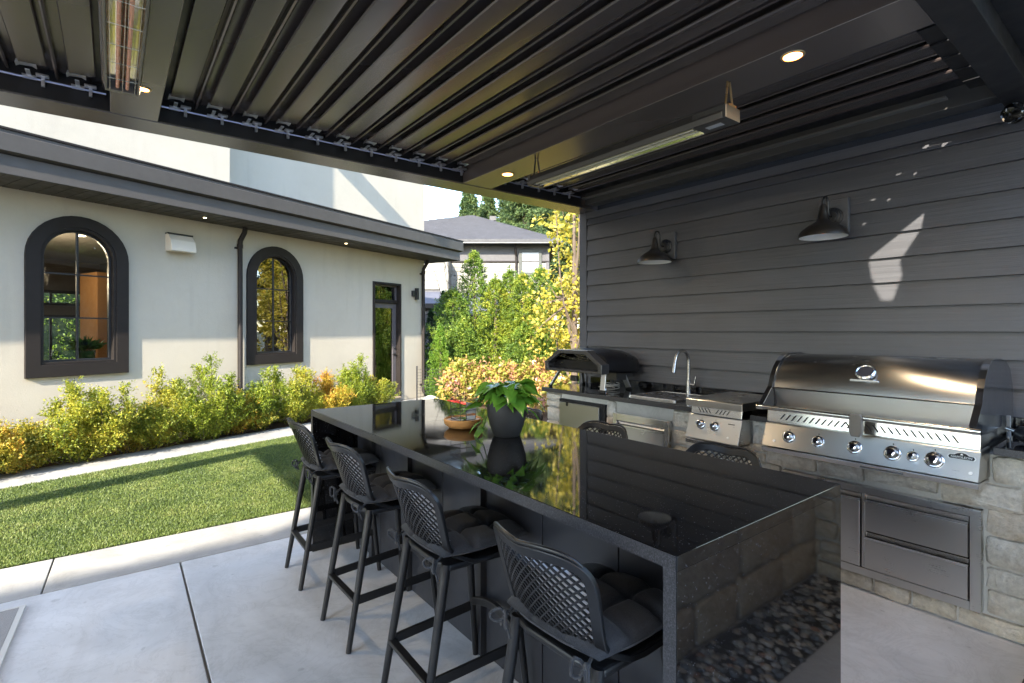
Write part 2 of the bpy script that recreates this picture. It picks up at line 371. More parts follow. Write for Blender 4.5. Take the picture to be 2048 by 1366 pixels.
def stone_mb(w, h, d, rg, n=10):
    """irregular flat-faced stone, front towards -X, centre at origin; w along y, h along z"""
    pts = []
    cr = min(w, h) * .10
    def ed(a0, b0, a1, b1, k): return [(a0 + (a1 - a0) * q / k, b0 + (b1 - b0) * q / k) for q in range(k)]
    kk = max(2, int(w / .06))
    base = ed(-w / 2 + cr, -h / 2, w / 2 - cr, -h / 2, kk) + [(w / 2 - cr, -h / 2)] + ed(w / 2, -h / 2 + cr, w / 2, h / 2 - cr, 2) + [(w / 2, h / 2 - cr)] + ed(w / 2 - cr, h / 2, -w / 2 + cr, h / 2, kk) + [(-w / 2 + cr, h / 2)] + ed(-w / 2, h / 2 - cr, -w / 2, -h / 2 + cr, 2) + [(-w / 2, -h / 2 + cr)]
    j = min(w, h) * .045
    base = [(a + rg.uniform(-j, j), b + rg.uniform(-j, j)) for a, b in base]
    n = len(base); vs = [(0, a, b) for a, b in base]
    vs += [(-d * rg.uniform(.72, .95), a * (1 - .005 / w * 2), b * (1 - .005 / h * 2)) for a, b in base]
    vs += [(-d + rg.uniform(-.006, .004), a * (1 - .034 / w), b * (1 - .034 / h)) for a, b in base] if w > .07 and h > .07 else [(-d, a * .7, b * .7) for a, b in base]
    vs.append((-d + rg.uniform(-.009, .001), rg.uniform(-.2, .2) * w, rg.uniform(-.2, .2) * h))
    fs = []
    for r_ in range(2):
        fs += [(r_ * n + k, r_ * n + (k + 1) % n, (r_ + 1) * n + (k + 1) % n, (r_ + 1) * n + k) for k in range(n)]
    c = len(vs) - 1
    fs += [(2 * n + k, 2 * n + (k + 1) % n, c) for k in range(n)]
    mb = MB(); mb.add(vs, fs); return mb

lw = thing('low_stone_wall', 'low wall of large stone blocks behind the pebble strip', 'wall', (2.7, 0, 0))
box('core', MORTAR, lw, -1.0, 1.55, -.14, .07, 0, 1.0)
rr = random.Random(8)
for ri, (z0, z1) in enumerate([(0, .23), (.23, .50), (.50, .77), (.77, .985)]):
    x = -1.0 - rr.uniform(0, .25)
    while x < 1.5:
        w = rr.uniform(.35, .6); a = max(x, -1.0); b = min(x + w, 1.54)
        if b - a > .08:
            o = stone_mb(b - a - .012, z1 - z0 - .012, .03, rr).build('stone', STONE, lw, smooth='all')
            o.rotation_euler = (0, 0, -math.pi / 2); o.rotation_euler = (0, 0, math.radians(-90)); o.location = ((a + b) / 2, .072, (z0 + z1) / 2)
            o.rotation_euler = (0, 0, math.radians(-90))
        x += w
box('cap', GREDGE, lw, -1.03, 1.55, -.16, .12, 1.0, 1.04, .004)

# ================================================================= MAIN HOUSE (local x along facade, y into house)
HA = math.radians(21.878)
house = thing('house', 'pale stucco house with arched dark-trimmed windows and a grey flat eave', 'house', (5.76, 10.873, 0), HA)
def arch_pts(cx, hw, zs, zt, seg=18):
    sp = zt - hw
    pts = [(cx - hw, zs), (cx + hw, zs), (cx + hw, sp)]
    pts += [(cx + hw * math.cos(a), sp + hw * math.sin(a)) for a in [math.pi * k / seg for k in range(1, seg)]]
    pts += [(cx - hw, sp)]
    return pts
def arch_ring(mb, cx, hw, zs, zt, hw2, zs2, zt2, y0, y1, seg=18):
    """ring between outer arch and inner arch, extruded from y0 to y1"""
    o = arch_pts(cx, hw, zs, zt, seg); i = arch_pts(cx, hw2, zs2, zt2, seg); n = len(o)
    vs = [(a, y0, b) for a, b in o] + [(a, y0, b) for a, b in i] + [(a, y1, b) for a, b in o] + [(a, y1, b) for a, b in i]
    fs = []
    for k in range(n):
        q = (k + 1) % n
        fs += [(k, q, n + q, n + k), (2 * n + k, 3 * n + k, 3 * n + q, 2 * n + q), (k, 2 * n + k, 2 * n + q, q), (n + k, n + q, 3 * n + q, 3 * n + k)]
    mb.add(vs, fs)
WINS = [(-6.56, .40), (-3.846, .40)]
ZS, ZT = 1.13, 2.83
wall = MB()
T = .18
def wb(a, b, z0, z1, y0=0, y1=T): wall.box(a, b, y0, y1, z0, z1)
xs_prev = -14
for cx, hw in WINS:
    l, r_ = cx - hw, cx + hw
    wb(xs_prev, l, 0, 3.4); wb(l, r_, 0, ZS); wb(l, r_, ZT + .1, 3.4)
    # spandrel round the arch
    A = arch_pts(cx, hw, ZS, ZT); top = [p_ for p_ in A[2:]]
    vs = []; 
    for a, b in top: vs += [(a, 0, b), (a, 0, ZT + .1), (a, T, b), (a, T, ZT + .1)]
    fs = []
    for k in range(len(top) - 1):
        u, v_ = 4 * k, 4 * (k + 1); fs += [(u, u + 1, v_ + 1, v_), (u, v_, v_ + 2, u + 2), (u + 2, v_ + 2, v_ + 3, u + 3)]
    wall.add(vs, fs)
    xs_prev = r_
dl, dr, dt = -1.62, -.79, 2.56
wb(xs_prev, dl, 0, 3.4); wb(dl, dr, dt, 3.4); wb(dr, 0, 0, 3.4); wb(dl, dr, -.1, .07)
wall.box(-.18, 0, T, 6, 0, 3.4)
wall.build('wall', STUCCO, house)
up = MB().box(-14, -4.97, -.55, .2, 3.4, 8.5).box(-4.97, 0, 0, .2, 3.4, 8.5).box(-.2, 0, .2, 6, 3.4, 8.5)
up.build('upper_wall', STUCCO, house)
box('shadow_bar', FASCIA, house, -5.05, -4.80, -1.9, 0, 6.05, 6.32)  # hidden bar added to cast the diagonal shadow on the upper wall
# eave
ea = .40
MB().box(-14, ea, -.70, 0, 3.58, 3.60).build('eave_roof', ROOFM, house)
MB().box(-14, ea + .02, -.73, -.70, 3.16, 3.36).build('fascia', FASCIA, house, bevel=.004)
MB().prism([(-.70, 3.365), (-.79, 3.385), (-.80, 3.56), (-.785, 3.565), (-.785, 3.60), (-.70, 3.60)], 'x', -14, ea + .06).build('gutter', FASCIA, house, bevel=.003)
MB().box(-14, ea + .065, -.80, -.74, 3.603, 3.625).build('gutter_cap', TRIM, house)
MB().box(ea, ea + .03, -.70, 5, 3.16, 3.60).build('end_fascia', FASCIA, house, bevel=.004)
sv = None
x = ea
k = 0
while x > -9.2:
    if sv is None:
        sv = MB().box(-.137, 0, -.70, 0, 0, .02).build('soffit_board', SOFFIT, house, bevel=.003); o = sv
    else:
        o = sv.copy(); C.objects.link(o); o.parent = house
    o.location = (x, 0, 3.165); x -= .145
box('soffit_backing', DARKIN, house, -14, ea, -.70, 5, 3.19, 3.21)
box('soffit_end', SOFFIT, house, 0.002, ea, 0.0, 5, 3.165, 3.185)
for sx in (-5.22, -2.64):
    o = MB().lathe([(.032, 0), (.03, -.006), (.001, -.006)], 14).build('soffit_light', mat('spot_rim', (.55, .45, .25), .3, 1), house); o.location = (sx, -.36, 3.163)
    MB().lathe([(.022, -.0065), (.02, -.008)], 12).build('bulb', m_emit('spot_glow', (1, .8, .45), 3), o)
# windows
def arched_window(cx, hw):
    w = MB(); arch_ring(w, cx, .525, .985, 2.96, .385, 1.135, 2.82, -.042, 0.0)
    root = w.build('arched_window', TRIM, house, bevel=.004)
    # stepped inner frame
    w = MB(); arch_ring(w, cx, .3845, 1.1355, 2.8195, .355, 1.165, 2.79, -.03, .10); w.build('frame', TRIM, root, bevel=.003)
    w = MB(); arch_ring(w, cx, .3545, 1.1655, 2.7895, .33, 1.19, 2.765, .045, .095); w.build('sash', MUNT, root, bevel=.002)
    for z in (1.70, 2.24): box('muntin', MUNT, root, cx - .33, cx + .33, .052, .085, z - .009, z + .009)
    box('muntin', MUNT, root, cx - .01, cx + .01, .05, .087, 1.19, 2.765)
    a = arch_pts(cx, .33, 1.19, 2.765); MB().prism(a, 'y', .066, .070).build('pane', GLASS if cx < -5 else GLASS2, root)
    return root
for cx, hw in WINS: arched_window(cx, hw)
# door
dmat = m_paint('door_paint', (.085, .078, .085), .4)
root = MB().box(dl, dl + .05, -.03, .17, .07, dt).box(dr - .04, dr, -.03, .17, .07, dt).box(dl + .05, dr - .04, -.03, .17, dt - .045, dt).build('door_frame', TRIM, house, bevel=.004)
box('threshold', m_paint('threshold_wood', (.35, .28, .2), .6), root, dl + .05, dr - .04, -.06, .17, .07, .10)
tb = box('transom_bar', TRIM, root, dl + .05, dr - .04, .05, .15, 2.13, 2.20, .004)
box('transom_pane', GLASS2, root, dl + .09, dr - .08, .10, .106, 2.20, 2.50)
MB().box(dl + .05, dl + .09, .08, .13, 2.20, 2.515).box(dr - .08, dr - .04, .08, .13, 2.20, 2.515).box(dl + .09, dr - .08, .08, .13, 2.485, 2.515).build('transom_frame', dmat, root)
leafd = MB().box(dl + .055, dl + .15, .09, .135, .11, 2.125).box(dr - .15, dr - .045, .09, .135, .11, 2.125).box(dl + .15, dr - .15, .09, .135, 2.02, 2.125).box(dl + .15, dr - .15, .09, .135, .11, .36).build('door', dmat, house, bevel=.003)
box('pane', GLASS2, leafd, dl + .15, dr - .15, .108, .114, .36, 2.02)
MB().tube([(dr - .10, .085, 1.02), (dr - .10, .04, 1.02), (dr - .2, .04, 1.02)], .009).build('handle', BLACKM, leafd)
MB().lathe([(.028, 0), (.028, .015), (.02, .02)], 12, MT((dr - .10, .09, 1.02), (0, -1, 0))).lathe([(.026, 0), (.026, .018), (.012, .03)], 12, MT((dr - .10, .09, 1.16), (0, -1, 0))).build('lock', BLACKM, leafd)
# hose bib by the door
MB().tube([(-.83, -.01, .18), (-.83, -.06, .2), (-.80, -.07, .14)], .01).build('hose_bib', NICKEL, house)
# downspouts
for sx in (-4.51, -.10):
    MB().tube([(sx + .02, -.17, 3.16), (sx + .02, -.15, 3.08), (sx, -.075, 2.96), (sx, -.065, 2.86), (sx, -.065, .16), (sx, -.10, .10)], .038, 12).tube([(sx, -.065, 2.84), (sx, -.065, 2.90)], .045, 12).build('downspout', TRIM, house, smooth=True)
    MB().box(sx - .055, sx + .055, -.03, .0, 2.83, 2.86).box(sx - .055, sx + .055, -.03, 0, .28, .31).build('downspout_strap', TRIM, house)
# vent hood
v = MB().prism([(0, 2.90), (-.05, 2.91), (-.14, 2.82), (-.17, 2.70), (-.17, 2.665), (0, 2.665)], 'x', -5.57, -5.235).build('vent_hood', mat('vent_plastic', (.60, .55, .48), .5), house, bevel=.004)
box('vent_cap', MUNT, v, -5.575, -5.23, -.075, 0, 2.905, 2.925)
# sconce
v = MB().box(-.345, -.285, -.10, -.02, 2.24, 2.50).box(-.44, -.345, -.07, 0, 2.31, 2.44).build('wall_sconce', MUNT, house, bevel=.004)
# interior behind the left arched window
inn = mat('room_wall', (.10, .085, .07), .8); ceilm = mat('room_ceiling', (.32, .30, .27), .8)
MB().box(-9.2, -4.35, .19, 5.2, .0, .02).build('room_floor', mat('room_floor', (.12, .08, .05), .4), house)
MB().box(-9.2, -4.35, .19, 5.2, 2.95, 3.0).build('room_ceiling', ceilm, house)
MB().box(-9.25, -9.2, .19, 5.2, 0, 3.0).box(-4.35, -4.30, .19, 5.2, 0, 3.0).box(-9.2, -4.35, 5.2, 5.3, 0, .85).box(-9.2, -4.35, 5.2, 5.3, 2.30, 3.0).box(-9.2, -4.35, 5.2, 5.3, 1.83, 2.07).box(-9.2, -7.4, 5.2, 5.3, .85, 2.3).box(-4.45, -4.35, 5.2, 5.3, .85, 2.3).build('room_wall', inn, house)
MB().box(-7.4, -4.4, 5.12, 5.19, 1.79, 1.85).box(-7.4, -4.4, 5.12, 5.19, 2.04, 2.09).box(-7.4, -4.4, 5.12, 5.19, 2.28, 2.34).box(-7.4, -4.4, 5.12, 5.19, .83, .90).box(-6.2, -6.16, 5.21, 5.25, .85, 2.3).box(-5.18, -5.14, 5.21, 5.25, .85, 2.3).build('rear_window_frame', MUNT, house)
for q in ((-6.35, 1.3), (-6.0, 1.5), (-6.5, 2.6), (-6.2, 3.6)):
    MB().lathe([(.05, 2.949), (.05, 2.945), (.001, 2.945)], 14, Matrix.Translation((q[0], q[1], 0))).build('ceiling_light', m_emit('ceiling_glow', (1, .85, .6), 5), house)
ld = bpy.data.lights.new('room_light', 'POINT'); ld.energy = 10; ld.color = (1, .78, .52); ld.shadow_soft_size = .25
lo = bpy.data.objects.new('room_light', ld); link(lo, house); lo.location = (-6.6, 1.6, 2.3)
MB().box(-4.29, -4.26, .19, 4, 0, 3).box(-4.26, -.2, 2.5, 2.55, 0, 3).box(-4.26, -.2, .19, 2.5, 3.0, 3.05).build('back_room_wall', DARKIN, house)
# cabinet + plant inside (own things)
def hw(s, n, z): return (5.76 + math.cos(HA) * s - math.sin(HA) * n, 10.873 + math.sin(HA) * s + math.cos(HA) * n, z)
cb = thing('cabinet', 'tall warm brown wooden cabinet seen through the left arched window', 'cabinet', hw(-5.66, 1.9, 0.02), HA)
wood = m_paint('cabinet_wood', (.24, .12, .042), .5, .2, (3, 3, 60))
box('carcass', wood, cb, 0.0, .32, 0, .6, 0, 2.45, .004)
box('door', wood, cb, .005, .157, -.02, -.001, .06, 2.4, .003); box('door', wood, cb, .163, .315, -.02, -.001, .06, 2.4, .003)
ip = thing('potted_plant', 'small leafy plant in a green pot inside the left arched window', 'plant', hw(-6.33, .42, 1.13), HA)
MB().lathe([(.06, 0), (.085, .03), (.095, .15), (.085, .15), (.08, .13)], 16).build('pot', mat('green_glaze', (.03, .10, .03), .25), ip, smooth=True)
rg = np.random.default_rng(5); k = 60; dd = unit(rg, k); dd[:, 2] = abs(dd[:, 2]) * .7 + .2
LEAFG = m_leaf('houseplant_leaf', [(0, (.02, .07, .015)), (1, (.09, .2, .04))])
leaf_mesh('foliage', np.tile([0, 0, .14], (k, 1)) + dd * .05, dd, unit(rg, k), .10 + .12 * rg.random(k), .35, LEAFG, ip)
sh = thing('window_shelf', 'low dark counter under the left arched window inside', 'counter', hw(-6.5, .3, 0), HA)
box('worktop', mat('worktop', (.2, .2, .2), .4), sh, -.9, .9, -.08, .45, 1.08, 1.12); box('base', inn, sh, -.88, .88, 0, .43, .02, 1.08)

# ================================================================= PERGOLA
BT = 2.87
pg = thing('pergola', 'dark bronze louvred pergola roof over the outdoor kitchen', 'pergola', (0, 0, 0))
box('beam', BEAMM, pg, -2.9, 4.27, 4.0, 4.25, BT, 3.12, .004)            # far beam
MB().box(-2.75, 4.0, 3.985, 3.998, 2.875, 3.10).build('gutter_face', BLACKM, pg)
box('beam', BLACKM, pg, -2.75, 4.2, .53, .67, BT, 3.0, .004)
box('beam', BEAMM, pg, -2.9, -2.65, .45, 4.0, BT, 3.12, .004)
MB().box(4.05, 4.20, .67, 3.98, BT + .03, 3.08).build('beam', m_paint('side_beam', (.05, .048, .045), .4), pg, bevel=.004)
box('gutter_ledge', m_paint('ledge_paint', (.13, .122, .11), .4), pg, 3.99, 4.049, .9, 3.97, 2.955, 2.965)
for px_, py_ in ((-2.83, .56), (-2.83, -.5)): box('post', BEAMM, pg, px_ - .07, px_ + .07, py_ - .07, py_ + .07, 0, BT, .004)
cb1 = MB().box(-.012, .228, .67, 3.985, BT, 3.05).build('beam', BEAMM, pg, bevel=.003)
cb2 = MB().box(2.50, 2.81, .67, 3.985, BT, 3.05).build('beam', BEAMM, pg, bevel=.003)
# louvers
Z0 = 2.985
prof = [(-.095, .004), (-.090, -.003), (.004, .001), (.020, .004), (.026, .012), (.024, .022), (.015, .028), (.002, .026), (-.01, .020), (-.093, .012)]
base_l = None
def louver(x):
    global base_l
    if base_l is None:
        m = MB().prism(prof, 'y', .80, 3.80)
        m.prism([(-.128, .046), (.082, .050), (.082, .055), (-.128, .051)], 'y', .80, 3.97)   # interlocking cover flange
        m.prism([(.050, .010), (.058, .005), (.066, .012), (.062, .047), (.050, .047)], 'y', .80, 3.97)
        base_l = m.build('louver', LOUV, pg, smooth=True, bevel=0); o = base_l
    else:
        o = base_l.copy(); C.objects.link(o); o.parent = pg
    o.location = (x, 0, Z0); return o
base_b = None
def bracket(x):
    global base_b
    if base_b is None:
        m = MB().prism([(-.045, -.004), (-.04, .016), (.022, .022), (.040, .008), (.040, .0), (.02, .010), (-.030, .006)], 'y', 3.80, 3.855)
        m.box(-.03, .03, 3.935, 3.975, -.02, -.006)
        m.box(.050, .066, 3.935, 3.955, -.055, .0).box(.03, .085, 3.90, 3.935, -.012, .0).box(-.01, .01, 3.855, 3.94, -.012, -.006)
        base_b = m.build('louver_bracket', mat('zinc', (.55, .55, .58), .35, .9), pg, bevel=.001); o = base_b
    else:
        o = base_b.copy(); C.objects.link(o); o.parent = pg
    o.location = (x, 0, Z0 - .005)
base_e = None
def endcap(x):
    global base_e
    if base_e is None:
        base_e = MB().box(-.105, .020, .671, .795, -.01, .055).box(.020, .104, .671, .692, .0, .006).box(.020, .104, .724, .80, .0, .006).build('louver_end', BLACKM, pg); o = base_e
    else:
        o = base_e.copy(); C.objects.link(o); o.parent = pg
    o.location = (x, 0, Z0)
lx = [.3155 + .2088 * i + .06 for i in range(11)] + [-.10 - .2088 * i for i in range(12)] + [2.95 + .2088 * i for i in range(5)]
for x in lx:
    louver(x); endcap(x)
    if x > -1: bracket(x - .06)
MB().box(-2.65, -.012, .67, 3.985, 3.065, 3.075).box(.228, 2.5, .75, 3.985, 3.065, 3.075).box(2.81, 4.05, .75, 3.985, 3.065, 3.075).build('roof_skin', BLACKM, pg)
for a, b in ((-2.6, -.03), (.24, 2.49), (2.82, 3.95)):
    MB().tube([(a, 3.955, Z0 - .022), (b, 3.955, Z0 - .022)], .007, 8).build('linkage_rod', mat('rod_steel', (.42, .44, .58), .3, .8), pg)
MB().box(.228, .31, .67, 3.985, 3.02, 3.04).box(2.44, 2.5, .67, 3.985, 3.02, 3.04).box(-.1, -.012, .67, 3.98, 3.02, 3.04).box(2.81, 2.86, .67, 3.98, 3.02, 3.04).box(3.86, 4.049, .80, 3.98, 3.02, 3.04).box(3.90, 4.049, .671, .80, 2.985, 3.03).build('filler_strip', BLACKM, pg, kind='stuff')
# recessed lights
def recessed(x, y, r=.042, e=1):
    o = MB().lathe([(r + .012, 0), (r + .010, -.004), (r, -.005), (r, 0)], 24).build('light_trim', mat('light_trim', (.5, .38, .2), .3, .6), pg); o.location = (x, y, BT)
    MB().lathe([(r - .001, -.0025), (.001, -.0025)], 20).build('lens', WARM, o)
    l = bpy.data.lights.new('downlight', 'SPOT'); l.energy = 8 * e; l.color = (1, .78, .5); l.spot_size = math.radians(150); l.spot_blend = .8; l.shadow_soft_size = .04
    q = bpy.data.objects.new('downlight', l); link(q, o); q.location = (0, 0, -.02)
recessed(2.598, 1.165); recessed(2.655, 3.52); recessed(.135, 3.49, .026)
# camera-side soffit; cut-out added and shaped to throw the siding's sun patch
bm = bmesh.new()
outer = [(-2.75, -.3), (4.45, -.3), (4.45, .529), (-2.75, .529)]
sun_cutout = [(3.275, 0.381), (3.084, 0.274), (2.80, 0.185), (2.651, 0.072), (2.392, -0.057), (2.396, 0.013), (2.646, 0.249), (2.87, 0.418)]
es = []
for loop in (outer, sun_cutout):
    vs = [bm.verts.new((x, y, 2.98)) for x, y in loop]
    for i in range(len(vs)): es.append(bm.edges.new((vs[i], vs[(i + 1) % len(vs)])))
bmesh.ops.triangle_fill(bm, use_beauty=True, edges=es)
me = bpy.data.meshes.new('soffit_panel'); bm.to_mesh(me); bm.free(); me.materials.append(BLACKM)
so = bpy.data.objects.new('soffit_panel', me); link(so, pg); q = so.modifiers.new('solid', 'SOLIDIFY'); q.thickness = .015
# unseen beam added to cast the shadow band across the lawn
tb = thing('shadow_beam', 'long beam added out of view left of the pergola to cast the lawn shadow band', 'beam', (-2.83, 4.2, 2.9), math.radians(22))
MB().box(-9, 0, -.11, .11, 0, .20).build('shadow_beam_bar', BEAMM, tb, bevel=.004)
box('shadow_beam_post', BEAMM, tb, -9, -8.8, -.08, .08, -2.9, -.001)

# ---------------- heaters
def heater(name_label, x, y0, y1, z, tilt, lit):
    L_ = y1 - y0
    t = thing('patio_heater', name_label, 'heater', (x, (y0 + y1) / 2, z), 0, 'patio heaters hung under the pergola')
    h = L_ / 2
    MB().prism([(-.07, 0), (-.078, .03), (-.05, .075), (.05, .075), (.078, .03), (.07, 0), (.062, 0), (.045, .05), (-.045, .05), (-.062, 0)], 'y', -h + .02, h - .02, caps=True).box(-.07, .07, -h, -h + .2, .0, .07).box(-.07, .07, h - .03, h, 0, .07).build('housing', m_paint('heater_housing', (.05, .048, .045), .35) if lit else m_paint('heater_housing_taupe', (.12, .108, .09), .35), t, bevel=.002)
    rf = mat('heater_reflector', (.85, .80, .50) if lit else (.85, .82, .80), .12, 1)  # second heater's yellow reflected light is put into the metal's colour
    MB().prism([(-.06, .004), (-.042, .04), (-.012, .028), (0, .022), (.012, .028), (.042, .04), (.06, .004), (.0605, .006), (.043, .045), (-.043, .045), (-.0605, .006)], 'y', -h + .21, h - .035).build('reflector', rf, t)
    tm = mat('quartz_tube', (.8, .78, .6), .1, .6) if lit else m_paint('copper_tube', (.75, .33, .20), .25, .1)
    for sx in (-.02, .02):
        MB().tube([(sx, -h + .22, .012), (sx, h - .05, .012)], .008, 10).build('quartz_tube', tm, t, smooth=True)
    wm = NICKEL
    g = MB()
    for sx in (-.05, 0, .05): g.tube([(sx, -h + .2, -.004), (sx, h - .03, -.004)], .0015, 6)
    k = 0
    y = -h + .3
    while y < h - .05:
        g.tube([(-.06, y, -.004), (.06, y, -.004)], .0015, 6); y += .19
    g.build('guard_wire', wm, t)
    box('rating_plate', mat('plate', (.45, .45, .45), .4), t, -.02, .02, -h + .06, -h + .15, -.002, -.0005)
    return t
t1 = heater('slim patio heater with copper tubes fixed under the left roof beam', .04, 1.55, 3.37, 2.775, 0, False)
for y in (-.5, .7): box('bracket', BEAMM, t1, -.02, .02, y - .03, y + .03, .076, .095)
t2 = heater('slim patio heater with yellow reflected light tinted into its reflector hanging on rods beside the round ceiling lamp', 2.60, 1.47, 3.10, 2.66, 0, True)
for y in (-.79, .79):
    MB().tube([(-.03, y, .07), (-.01, y, .21)], .006, 8).tube([(.04, y, .07), (.01, y, .21)], .006, 8).box(-.03, .04, y - .02, y + .02, .07, .085).build('hanging_rod', m_paint('rod_bronze', (.16, .11, .05), .3) if y < 0 else BLACKM, t2)

# ================================================================= SIDING WALL
XW = 4.25
sw = thing('siding_wall', 'charcoal lap siding wall behind the outdoor kitchen', 'wall', (XW, 2.2, 0))
box('core', DARKIN, sw, .03, .2, -2.3, 2.03, 0, 3.1)
box('corner_board', SIDING, sw, -.012, .22, 2.031, 2.055, 0, 2.87, .003)
box('corner_board', SIDING, sw, -.013, .029, 1.945, 2.030, 0, 2.87, .003)
box('frieze_board', SIDING, sw, -.013, .029, -2.3, 1.944, 2.80, 2.87, .003)
bd = None; z = 2.798
segs = [(-2.3, 1.944)]
k = 0
while z > .1:
    z0 = z - (.071 if k == 0 else .1697)
    jy = {9: [-1.28], 11: [-1.2]}.get(k, []); ed = [-2.3] + jy + [1.942]
    for a_, b_ in zip(ed[:-1], ed[1:]):
        MB().prism([(.029, z0), (-.014, z0), (.010, z), (.029, z)], 'y', a_ + .001, b_ - .001).build('siding_board', SIDING, sw, bevel=.002)
    z = z0; k += 1
# floodlight high on the wall
fl = thing('security_light', 'round glass security light high on the siding wall at the right edge', 'light', (XW - .02, .62, 2.84))
MB().lathe([(.05, 0), (.05, .02), (.03, .03)], 16, MT((0, 0, 0), (-1, 0, 0))).tube([(-.02, 0, 0), (-.06, -.01, .0)], .012).build('base', BLACKM, fl)
MB().lathe([(.02, 0), (.052, .02), (.06, .05), (.055, .075), (.03, .09)], 18, MT((-.06, -.02, .0), (-.55, .35, -.6))).build('lens', m_glass('lens_glass', 1.6, (.6, .6, .6)), fl, smooth=True)
# barn lamps
def barn_lamp(label, y, z):
    t = thing('wall_lamp', label, 'lamp', (XW - .01, y, z), 0, 'gooseneck barn lamps on the siding wall')
    box('mount_block', SIDING, t, -.035, 0, -.10, .10, -.13, .13, .003)
    MB().lathe([(.068, 0), (.068, .008), (.058, .012), (.055, .02), (.044, .023), (.04, .033), (.02, .037)], 24, MT((-.035, 0, 0), (-1, 0, 0))).build('back_plate', BLACKM, t, smooth=True)
    path = [(-.06, 0, 0), (-.09, 0, -.005)] + [(-.09 - .03 * math.sin(a) , 0, .03 - .035 * math.cos(a)) for a in (.3, .8, 1.3)] + [(-.125, 0, .06)] + [(-.165 + .04 * math.cos(a), 0, .09 + .04 * math.sin(a)) for a in [math.pi * k / 8 for k in range(0, 9)]] + [(-.205, 0, .05)]
    MB().tube(path, .008, 10).build('gooseneck', BLACKM, t, smooth=True)
    sh_ = MB().lathe([(.012, .07), (.022, .05), (.030, .01), (.036, -.035), (.052, -.055), (.10, -.085), (.138, -.115), (.155, -.145), (.158, -.165), (.154, -.165), (.134, -.12), (.096, -.09), (.05, -.062), (.005, -.058)], 40, Matrix.Translation((-.205, 0, 0))).build('lamp_shade', m_paint('lamp_bronze', (.014, .011, .009), .4), t, smooth=True)
    MB().lathe([(.1535, -.1655), (.133, -.1215), (.095, -.0915), (.05, -.064), (.004, -.062)], 40, Matrix.Translation((-.205, 0, 0)), False).build('shade_lining', WHITEP, sh_, smooth=True)
    MB().lathe([(.004, -.066), (.014, -.07), (.028, -.10), (.02, -.125), (.003, -.13)], 16, Matrix.Translation((-.205, 0, 0))).build('bulb', mat('bulb_glass', (.7, .7, .66), .2), t, smooth=True)
barn_lamp('smaller looking bronze gooseneck barn lamp above the pizza oven', 3.06, 2.35)
barn_lamp('bronze gooseneck barn lamp above the side burner, nearer the grill', 1.60, 2.38)
# ================================================================= OUTDOOR KITCHEN
CT = .965; SF = 3.53
kt = thing('outdoor_kitchen', 'stone-faced outdoor kitchen counter with black granite top and steel doors', 'kitchen counter', (0, 0, 0))
MB().box(SF + .028, 4.22, -.08, 4.01, 0, .915).build('base', MORTAR, kt)
def gtop(a, b, x1=4.235, x0=3.492):
    m = MB().box(x0 + .002, x1, a, b, CT - .04, CT).build('countertop', GRAN, kt, bevel=.003)
    box('front_edge', GREDGE, kt, x0 - .0015, x0 + .0018, a + .002, b - .002, CT - .038, CT - .003)
gtop(2.285, 4.05); gtop(1.685, 1.85); gtop(-.1, .60)
MB().box(4.03, 4.235, 1.851, 2.284, CT - .04, CT).build('countertop', GRAN, kt)
MB().box(4.20, 4.235, .601, 1.684, CT - .04, CT).build('countertop', GRAN, kt)
box('backsplash', GRAN, kt, 4.205, 4.24, -.1, 4.05, CT + .001, CT + .072, .002)
blocks = [(.64, 1.66, .105, .635), (.615, 1.685, .775, 2), (1.86, 2.275, .72, 2), (2.515, 3.10, .10, .83), (3.215, 3.815, .03, .872)]
rr = random.Random(21)
rows = [0, .105, .235, .36, .50, .64, .77, .918]
def subtract(a, b, z0, z1):
    iv = [(a, b)]
    for y0, y1, q0, q1 in blocks:
        ov = min(z1, q1) - max(z0, q0)
        if ov < .3 * (z1 - z0): continue
        nv = []
        for u, v_ in iv:
            if y1 <= u or y0 >= v_: nv.append((u, v_)); continue
            if y0 > u: nv.append((u, y0))
            if y1 < v_: nv.append((y1, v_))
        iv = nv
    return [q for q in iv if q[1] - q[0] > .035]
taken = []
for ri in range(len(rows) - 1):
    z0, z1 = rows[ri], rows[ri + 1]
    for a, b in subtract(-.06, 4.03, z0, z1):
        y = a
        while y < b - .001:
            w = rr.uniform(.13, .36); e = min(y + w, b)
            if b - e < .09: e = b
            dz0, dz1 = rr.uniform(-.014, .014) if ri else 0, rr.uniform(-.014, .014) if ri < len(rows) - 2 else 0
            parts = [(z0 + dz0, z1 + dz1)]
            if rr.random() < .18 and e - y < .22: mzz = (z0 + z1) / 2; parts = [(z0, mzz), (mzz, z1)]
            for q0, q1 in parts:
                o = stone_mb(e - y - .009, q1 - q0 - .009, rr.uniform(.020, .034), rr).build('stone', STONE, kt, smooth=True)
                o.location = (SF + .03, (y + e) / 2, (q0 + q1) / 2)
            y = e
# end-face stones at the far end
for z0, z1 in zip(rows[:-1], rows[1:]):
    for a in (3.56, 3.80, 4.02):
        o = stone_mb(.21, z1 - z0 - .014, .02, rr).build('stone', STONE, kt, smooth=True); o.rotation_euler = (0, 0, math.radians(-90)); o.location = (a + .1, 4.012, (z0 + z1) / 2)
